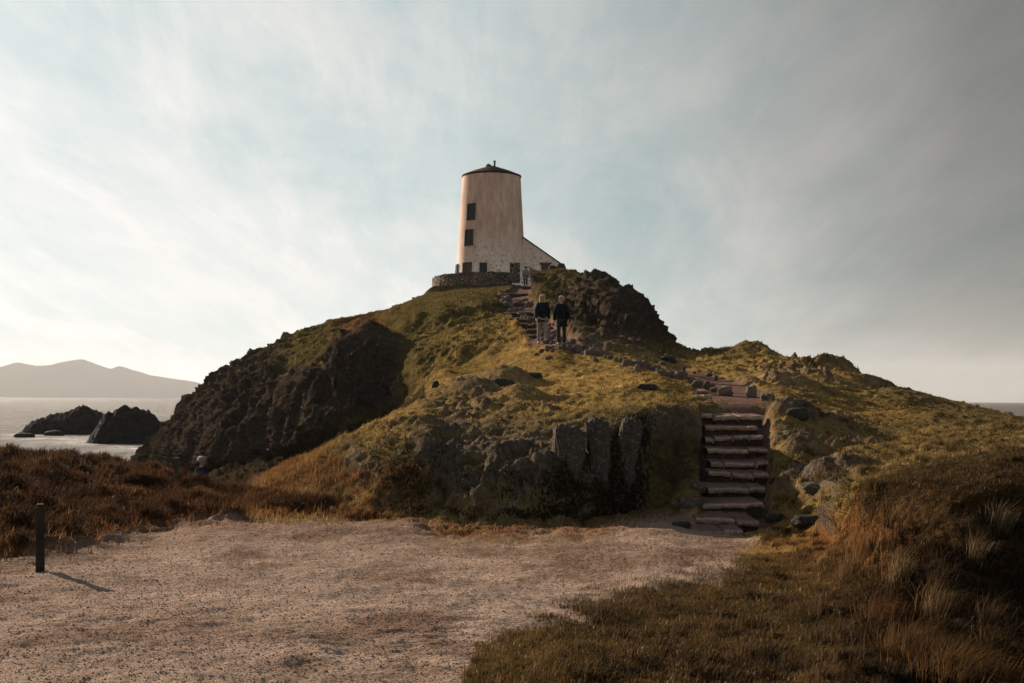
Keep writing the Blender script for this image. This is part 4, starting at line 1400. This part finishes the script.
def person(loc, rz, H, label, top, legs, hair_c, shoe=(0.03, 0.025, 0.02), pose='walk', long_hair=False, coat=0.0, swing=1.0, sit=False):
    e = empty('person', loc, rz)
    tag(e, label, 'person')
    s = H / 1.75
    st = 0.22 * swing if pose == 'walk' else 0.03
    J = {}
    J['pelvis'] = ((0, 0.0, 0.97), (0.14, 0.10))
    J['waist'] = ((0, -0.005, 1.12), (0.125, 0.092))
    J['chest'] = ((0, 0.0, 1.30), (0.155, 0.105))
    J['neckb'] = ((0, 0.01, 1.455), (0.075, 0.065))
    J['neck'] = ((0, -0.005, 1.52), 0.054)
    J['jaw'] = ((0, -0.03, 1.575), (0.062, 0.068))
    J['head'] = ((0, -0.02, 1.655), (0.078, 0.094))
    J['crown'] = ((0, -0.01, 1.72), (0.06, 0.072))
    J['nose'] = ((0, -0.125, 1.635), 0.012)
    E = [('pelvis', 'waist'), ('waist', 'chest'), ('chest', 'neckb'), ('neckb', 'neck'), ('neck', 'jaw'), ('jaw', 'head'), ('head', 'crown'), ('head', 'nose')]
    for sg, n in ((-1, 'l'), (1, 'r')):
        f = sg * st
        J['ear' + n] = ((sg * 0.088, -0.005, 1.645), 0.014)
        E.append(('head', 'ear' + n))
        J['sh' + n] = ((sg * 0.175, 0.01, 1.415), 0.062)
        J['el' + n] = ((sg * 0.235, 0.03 + f * 0.35, 1.14), 0.043)
        J['wr' + n] = ((sg * 0.25, -0.05 + f * 0.8, 0.90), 0.028)
        J['pa' + n] = ((sg * 0.25, -0.07 + f * 0.9, 0.825), (0.024, 0.036))
        E += [('chest', 'sh' + n), ('sh' + n, 'el' + n), ('el' + n, 'wr' + n), ('wr' + n, 'pa' + n)]
        for k, (dy, L) in enumerate(((-0.036, 0.075), (-0.012, 0.085), (0.012, 0.08), (0.034, 0.062))):
            J[f'f{k}{n}'] = ((sg * 0.248, -0.075 + dy + f * 0.9, 0.79), 0.0095)
            J[f'g{k}{n}'] = ((sg * 0.236, -0.08 + dy + f * 0.9, 0.79 - L), 0.007)
            E += [('pa' + n, f'f{k}{n}'), (f'f{k}{n}', f'g{k}{n}')]
        J['t0' + n] = ((sg * 0.235, -0.115 + f * 0.9, 0.825), 0.011)
        J['t1' + n] = ((sg * 0.225, -0.135 + f * 0.9, 0.785), 0.008)
        E += [('pa' + n, 't0' + n), ('t0' + n, 't1' + n)]
        J['hi' + n] = ((sg * 0.09, 0.0, 0.90), (0.095, 0.095))
        J['kn' + n] = ((sg * 0.10, -f * 0.75 - 0.03, 0.50), 0.058)
        J['ca' + n] = ((sg * 0.10, -f * 0.75 + 0.02, 0.36), 0.055)
        J['an' + n] = ((sg * 0.10, -f * 0.95 + 0.03, 0.09), 0.038)
        J['to' + n] = ((sg * 0.11, -f * 0.95 - 0.13, 0.035), (0.042, 0.03))
        E += [('pelvis', 'hi' + n), ('hi' + n, 'kn' + n), ('kn' + n, 'ca' + n), ('ca' + n, 'an' + n), ('an' + n, 'to' + n)]
    J = {k: (tuple(c * s for c in v[0]), tuple(r * s for r in v[1]) if isinstance(v[1], tuple) else v[1] * s) for k, v in J.items()}
    skin_mesh('body', J, E, SKIN, e)

    def grow(k, d):
        c, r = J[k]
        return (c, tuple(q * 1.0 + d * s for q in r) if isinstance(r, tuple) else r + d * s)
    tm = simple_mat('jacket_cloth', top, tuple(c * 0.7 for c in top), 9, 0.85, 0.4, 0.02)
    lm = simple_mat('trouser_cloth', legs, tuple(c * 0.75 for c in legs), 9, 0.9, 0.4, 0.02)
    sm_ = simple_mat('shoe_leather', shoe, None, 12, 0.7, 0.1)
    hm_ = simple_mat('hair_strands', hair_c, tuple(c * 0.6 for c in hair_c), 30, 0.6, 0.6, 0.01)
    JT = {k: grow(k, 0.045) for k in ('pelvis', 'waist', 'chest', 'neckb')}
    ET = [('pelvis', 'waist'), ('waist', 'chest'), ('chest', 'neckb')]
    JT['hem'] = ((0, 0, (0.735 - coat) * s), (0.25 * s, 0.20 * s))
    ET.append(('hem', 'pelvis'))
    JT['hem2'] = ((0, 0, (0.70 - coat) * s), (0.26 * s, 0.21 * s))
    ET.append(('hem2', 'hem'))
    for n in 'lr':
        for k in ('sh', 'el', 'wr'):
            JT[k + n] = grow(k + n, 0.034)
        ET += [('chest', 'sh' + n), ('sh' + n, 'el' + n), ('el' + n, 'wr' + n)]
    j = skin_mesh('jacket', JT, ET, tm, e)
    JL, EL = {'pelvis': grow('pelvis', 0.012)}, []
    for n in 'lr':
        for k in ('hi', 'kn', 'ca', 'an'):
            JL[k + n] = grow(k + n, 0.018)
        EL += [('pelvis', 'hi' + n), ('hi' + n, 'kn' + n), ('kn' + n, 'ca' + n), ('ca' + n, 'an' + n)]
    skin_mesh('trousers', JL, EL, lm, e)
    for n in 'lr':
        skin_mesh('shoe', {'a': (tuple(np.array(J['an' + n][0]) - [0, -0.02 * s, 0.035 * s]), 0.05 * s), 'b': (J['to' + n][0], (0.052 * s, 0.038 * s))}, [('a', 'b')], sm_, e)
    hv = ICO4[0].copy()
    keep = hv.copy()
    v = hv * np.array((0.112, 0.128, 0.115))
    v *= (1 + 0.10 * fbm(hv * 4, 3, 31))[:, None]
    face_side = (hv[:, 1] < -0.35) & (hv[:, 2] < 0.45)
    v[face_side, 1] = v[face_side, 1] * 0.2
    v[face_side] *= 0.8
    low_ = hv[:, 2] < -0.3
    if long_hair:
        back = (hv[:, 1] > -0.25) & low_
        v[back, 2] -= 0.13
        v[back, :2] *= 1.15
    else:
        v[low_, 2] *= 0.55
    v = (v + np.array((0, 0.005, 1.672))) * s
    mesh_np('hair', v, ICO4[1], hm_, e)
    for sg in (-1, 1):
        m_ = MB()
        m_.lathe((sg * 0.033 * s, -0.108 * s, 1.648 * s - 0.01), [(0.001, 0), (0.008, 0.005), (0.01, 0.01), (0.008, 0.015), (0.001, 0.02)], 10)
        m_.build('eye', EYE, e, smooth=True)
    return e


def stand_at(u, p, y0, y1):
    q = hit(u, p, y0, y1)
    return (q.x, q.y, max(ground_z(q.x, q.y), q.z - 0.1) + 0.01)


qa = stand_at(542.5, 342.5, 26, 40)
sA_ = qa[1] / K / 800
person(qa, 0.12, 49 * sA_, 'woman walking down the path in dark jacket and pale trousers, fair shoulder-length hair', (0.014, 0.016, 0.024), (0.25, 0.205, 0.175), (0.62, 0.42, 0.22), (0.22, 0.17, 0.13), long_hair=True, coat=-0.09)
qb = stand_at(561, 346.5, 24, 40)
sB_ = qb[1] / K / 800
person(qb, -0.05, 49.5 * sB_, 'man walking down the path in long dark coat and dark trousers, grey hair', (0.012, 0.013, 0.016), (0.035, 0.032, 0.03), (0.50, 0.43, 0.36), coat=0.02, swing=-0.9)
qc = pt(525, 283.6, 70)
qc = (qc.x, qc.y, max(ground_z(qc.x, qc.y), qc.z - 0.3) + 0.01)
person(qc, math.pi, 1.76, 'man in grey jacket and black trousers walking up to the lighthouse gap', (0.20, 0.19, 0.185), (0.016, 0.015, 0.016), (0.03, 0.022, 0.018), swing=0.6)
qd = pt(202, 500, 21.5)
gz_ = ground_z(qd.x, qd.y)
person((qd.x, qd.y, (399.3 - 1.55 - 458) * 21.5 / 800 - 1.70), 1.3, 1.72, 'fair-haired person in navy jacket half hidden by brown grass at the cliff foot', (0.02, 0.028, 0.06), (0.03, 0.03, 0.035), (0.50, 0.42, 0.34), swing=0.4)


# ------------------------------------------------------------------ grass
def blades(name, P_, L, lean, W, cols, lab, kind='stuff', cat=None, bend=1.0, join=True):
    n = len(P_)
    az = rng.uniform(0, 2 * np.pi, n)
    side = np.stack([np.cos(az), np.sin(az) * 0.6, np.zeros(n)], 1)
    up = np.zeros((n, 3))
    up[:, 2] = 1.0
    ld = np.concatenate([lean, np.zeros((n, 1))], 1)
    m1 = P_ + (up * 0.55 + ld * 0.30) * L[:, None]
    tz = np.sqrt(np.clip(1 - 0.75 * np.minimum(np.sum(lean ** 2, 1), 1.2), 0.08, 1))
    tip = P_ + ld * L[:, None] * bend
    tip[:, 2] = P_[:, 2] + L * tz
    hw = side * W[:, None] / 2
    V = np.stack([P_ - hw - up * 0.02, P_ + hw - up * 0.02, m1 + hw * 0.75, m1 - hw * 0.75, tip], 1).reshape(-1, 3)
    b = np.arange(n)[:, None] * 5
    quads = b + np.array([[0, 1, 2, 3]])
    tris = b + np.array([[3, 2, 4]])
    cc = np.repeat(cols, 5, axis=0)
    o = mesh_np(name, V, [quads, tris], M['blade'], cols=cc, smooth=False)
    tag(o, lab, cat, None, kind)
    return o


P00 = np.stack([GX2, YW2, GZ2], -1)
qarea = np.linalg.norm(np.cross(P00[1:, :-1] - P00[:-1, :-1], P00[:-1, 1:] - P00[:-1, :-1]), axis=-1)
faces_front = (FLOOR_N[:-1, :-1, 1] < 0.35)


def scatter(mask, n, gcol_=False):
    w = (qarea * mask[:-1, :-1]).ravel()
    w = np.clip(w, 0, None)
    cdf = np.cumsum(w)
    if cdf[-1] <= 0:
        return None
    k = np.searchsorted(cdf, rng.uniform(0, cdf[-1], n))
    k = np.clip(k, 0, len(w) - 1)
    r, c = np.divmod(k, NU - 1)
    a, b = rng.random(n)[:, None], rng.random(n)[:, None]
    p = (P00[r, c] * (1 - a) * (1 - b) + P00[r + 1, c] * a * (1 - b) + P00[r, c + 1] * (1 - a) * b + P00[r + 1, c + 1] * a * b)
    return p, (C if gcol_ else CT)[r, c], GY[r, c], U2[r, c]


inview = ((U2 > -60) & (U2 < 1090) & (T2 > 1.6)).astype(float)
nograss = (1 - np.clip(gravel * 1.1, 0, 1)) * (1 - soil) * (1 - 0.85 * np.clip(rockm, 0, 1))
patch = np.clip(0.25 + 1.6 * (tint2 + 0.25), 0.05, 1.5)
wind = np.array((0.45, -0.25))


def vary(c, lo=0.6, hi=1.5, pale=0.12):
    n = len(c)
    k = rng.uniform(lo, hi, n)[:, None]
    o = c * k
    straw = np.array((0.34, 0.24, 0.13))
    t = (rng.random(n) < pale)[:, None] * rng.uniform(0.3, 0.9, n)[:, None]
    return o * (1 - t) + straw * t


# near turf, right foreground
m_near = inview * nograss * patch * (GY < 11) * (U2 > 380) / np.maximum(GY, 2.5) ** 1.1
p_, c_, y_, u_ = scatter(m_near, 150000)
n_ = len(p_)
blades('turf_grass', p_, rng.uniform(0.02, 0.058, n_) * (1 - 0.15 * sstep(820, 940, u_)), rng.normal(0, 0.45, (n_, 2)) + wind, rng.uniform(0.004, 0.008, n_), vary(c_, 0.6, 1.7, 0.05) * np.where(u_ > 840, 0.6, 1.0)[:, None], 'dark winter turf beside the gravel')  # blades on the right bank darkened again to stand in for its shade
# left dune grass
m_left = inview * (1 - gravel) * (0.3 + 0.7 * sstep(3, 18, top_b[None, :] - PYB)) * (GY < 20) * (U2 < 345) * (GY > 6) * np.clip(patch, 0.3, 1.5)
p_, c_, y_, u_ = scatter(m_left, 110000)
n_ = len(p_)
blades('dune_grass', p_, rng.uniform(0.04, 0.16, n_), rng.normal(0, 0.38, (n_, 2)) + wind * 0.8, rng.uniform(0.008, 0.016, n_), vary(c_, 0.5, 1.6, 0.07), 'long brown dune grass on the seaward bank')
# knoll shelf and meadow
m_mid = inview * nograss * (GY >= 11) * (GY < 34) * (U2 > 330) * faces_front_ if False else inview * nograss * (GY >= 11) * (GY < 34) * (U2 > 300) / np.maximum(GY, 8) ** 0.8 * np.clip(patch, 0.3, 1.5)
p_, c_, y_, u_ = scatter(m_mid, 130000)
n_ = len(p_)
blades('meadow_grass', p_, rng.uniform(0.02, 0.065, n_), rng.normal(0, 0.5, (n_, 2)) + wind, rng.uniform(0.010, 0.02, n_), vary(c_, 0.5, 1.5, 0.05), 'short golden grass of the knoll and meadow')
# heather, ivy and dead stalks on the knoll face
face = inview * (GY > 11.5) * (GY < 17.5) * (U2 > 340) * (U2 < 715) * (1 - gravel) * (1 - soil) * sstep(0.10, 0.3, steep) * sstep(355, 440, U2) * (1 - sstep(632, 655, U2)) * np.clip(0.5 + 1.8 * lump2, 0.05, 1.3)
p_, c_, y_, u_ = scatter(face, 12000)
n_ = len(p_)
hc = np.array(((0.028, 0.024, 0.011), (0.045, 0.030, 0.015), (0.065, 0.050, 0.020), (0.034, 0.022, 0.014), (0.15, 0.115, 0.08)))[rng.choice(5, n_, p=(0.35, 0.3, 0.15, 0.14, 0.06))]
blades('heather', p_, rng.uniform(0.03, 0.09, n_), rng.normal(0, 0.6, (n_, 2)) + np.array((0.1, -0.7)), rng.uniform(0.014, 0.034, n_), hc * rng.uniform(0.6, 1.5, n_)[:, None], 'dark heather and ivy growing on the knoll face')
# hill
m_far = inview * nograss * (GY >= 34) * (T2 < 14.3) * (T2 > 10)
p_, c_, y_, u_ = scatter(m_far, 55000)
n_ = len(p_)
blades('hill_grass', p_, rng.uniform(0.05, 0.15, n_), rng.normal(0, 0.5, (n_, 2)) + wind * 0.7, rng.uniform(0.03, 0.06, n_), vary(c_, 0.55, 1.5, 0.05), 'coarse grass on the lighthouse hill')


def tuft(u, py, n, L, spread, base_c, rows=(2, 13)):
    q = hit(u, py, *rows)
    r = np.abs(rng.normal(0, spread, n))
    a = rng.uniform(0, 2 * np.pi, n)
    P_ = np.stack([q.x + r * np.cos(a), q.y + r * np.sin(a), np.full(n, q.z - 0.03)], 1)
    out = np.stack([np.cos(a), np.sin(a)], 1) * (0.25 + r[:, None] / spread * 0.22)
    lean = out + wind * 1.1 + rng.normal(0, 0.32, (n, 2))
    L_ = L * rng.uniform(0.55, 1.15, n)
    cc = np.array(base_c) * 0.55 * rng.uniform(0.45, 1.5, n)[:, None]
    return P_, L_, lean, cc


TUFTS = [(955, 676, 900, 0.27, 0.17, (0.20, 0.12, 0.055), 'largest straw-coloured grass tussock, at the bottom right of the bank'),
         (905, 655, 360, 0.30, 0.10, (0.17, 0.10, 0.05), 'low spread tussock just left of the largest straw-coloured one'),
         (935, 616, 300, 0.34, 0.07, (0.24, 0.17, 0.10), 'pale wind-bent tussock upslope of the largest straw-coloured one'),
         (880, 622, 280, 0.28, 0.08, (0.18, 0.10, 0.05), 'rusty tussock on the turf left of the pale wind-bent one'),
         (868, 556, 420, 0.34, 0.12, (0.25, 0.15, 0.08), 'orange tussock at the shoulder between turf and dark bank'),
         (850, 575, 260, 0.28, 0.08, (0.22, 0.15, 0.09), 'fair tussock just below the orange one on the shoulder'),
         (905, 575, 160, 0.26, 0.05, (0.26, 0.19, 0.12), 'wispy tussock right of the orange one on the shoulder'),
         (975, 558, 130, 0.26, 0.05, (0.22, 0.16, 0.10), 'sparse tussock in the middle of the dark bank'),
         (998, 528, 150, 0.26, 0.05, (0.26, 0.20, 0.13), 'small pale tussock high on the dark bank'),
         (985, 625, 160, 0.28, 0.05, (0.16, 0.11, 0.06), 'dim tussock low on the dark bank near the picture edge')]
for (u, p, n, L, sp, bc, lab) in TUFTS:
    n = int(n * 1.1)
    P_, L_, ln_, cc = tuft(u, p, n, L, sp, np.array(bc) * (1.0, 0.88, 0.72))
    blades('grass_tussock', P_, L_, ln_, rng.uniform(0.0022, 0.0048, n), cc, lab, kind=None, cat='grass tussock')
# many small tussocks, not to be counted
acc = []
for k in range(330):
    while True:
        u, p = rng.uniform(560, 1040), rng.uniform(505, 683)
        lb = np.interp(u, us, low_b)
        if p > lb + 14:
            break
    acc.append(tuft(u, p, int(rng.uniform(25, 80)), rng.uniform(0.07, 0.18), rng.uniform(0.03, 0.07), np.array((0.15, 0.09, 0.042)) * rng.uniform(0.3, 1.0) * (0.55 if u > 850 else 1)))  # tufts on the right bank coloured darker for its shade
for k in range(420):
    u = rng.uniform(-20, 330)
    p = rng.uniform(456 + max(0, u - 60) * 0.18, np.interp(u, us, top_b) - 12)
    acc.append(tuft(u, p, int(rng.uniform(30, 80)), rng.uniform(0.14, 0.34), rng.uniform(0.06, 0.16), np.array((0.10, 0.046, 0.020)) * rng.uniform(0.35, 1.5), (8, 21)))
for k in range(160):
    u = rng.uniform(250, 420)
    p = rng.uniform(460, 520)
    acc.append(tuft(u, p, int(rng.uniform(30, 60)), rng.uniform(0.07, 0.18), rng.uniform(0.05, 0.12), np.array((0.19, 0.085, 0.034)) * rng.uniform(0.5, 1.3), (10, 20)))
for k in range(200):
    u = rng.uniform(770, 1020)
    p = rng.uniform(400, 520)
    acc.append(tuft(u, p, int(rng.uniform(20, 50)), rng.uniform(0.08, 0.18), rng.uniform(0.04, 0.10), np.array((0.12, 0.075, 0.03)) * rng.uniform(0.5, 1.4), (8, 34)))
P_, L_, ln_, cc = (np.concatenate([a[i] for a in acc]) for i in range(4))
blades('rough_grass', P_, L_, ln_, rng.uniform(0.006, 0.013, len(P_)), cc, 'scattered tufts of rough winter grass')

# ------------------------------------------------------------------ loose gravel
m_gr = gravel * ((U2 > -40) & (U2 < 1060) & (T2 > 1.5)) / np.maximum(GY, 2) ** 1.3
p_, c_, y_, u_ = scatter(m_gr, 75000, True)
n_ = len(p_)
oct_ = np.array([(1, 0, 0), (0, 1, 0), (-1, 0, 0), (0, -1, 0), (0, 0, 1), (0, 0, -1)], float)
of_ = np.array([(0, 1, 4), (1, 2, 4), (2, 3, 4), (3, 0, 4), (1, 0, 5), (2, 1, 5), (3, 2, 5), (0, 3, 5)])
sz = np.clip(rng.lognormal(math.log(0.0050), 0.45, n_), 0.0025, 0.014) * (0.8 + y_ * 0.03)
shape = oct_[None] * rng.uniform(0.55, 1.2, (n_, 6, 1)) * np.stack([np.ones(n_), rng.uniform(0.6, 1, n_), rng.uniform(0.45, 0.8, n_)], 1)[:, None, :]
a_ = rng.uniform(0, 6.28, n_)
ca, sa = np.cos(a_)[:, None], np.sin(a_)[:, None]
xx = shape[..., 0] * ca - shape[..., 1] * sa
yy = shape[..., 0] * sa + shape[..., 1] * ca
V = np.stack([xx, yy, shape[..., 2]], -1) * sz[:, None, None] + p_[:, None, :] + np.array((0, 0, 0.15)) * sz[:, None, None]
Fp = (np.arange(n_)[:, None, None] * 6 + of_[None]).reshape(-1, 3)
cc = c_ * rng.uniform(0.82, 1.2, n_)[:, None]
mpb, nn_, ll_, pp_, _o = new_mat('pebble_surface')
at_ = nd(nn_, 'ShaderNodeAttribute', attribute_name='Col')
ll_.new(at_.outputs['Color'], pp_.inputs['Base Color'])
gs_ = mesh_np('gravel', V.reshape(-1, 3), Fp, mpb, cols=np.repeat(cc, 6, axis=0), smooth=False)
tag(gs_, 'loose gravel stones strewn over the clearing', kind='stuff')
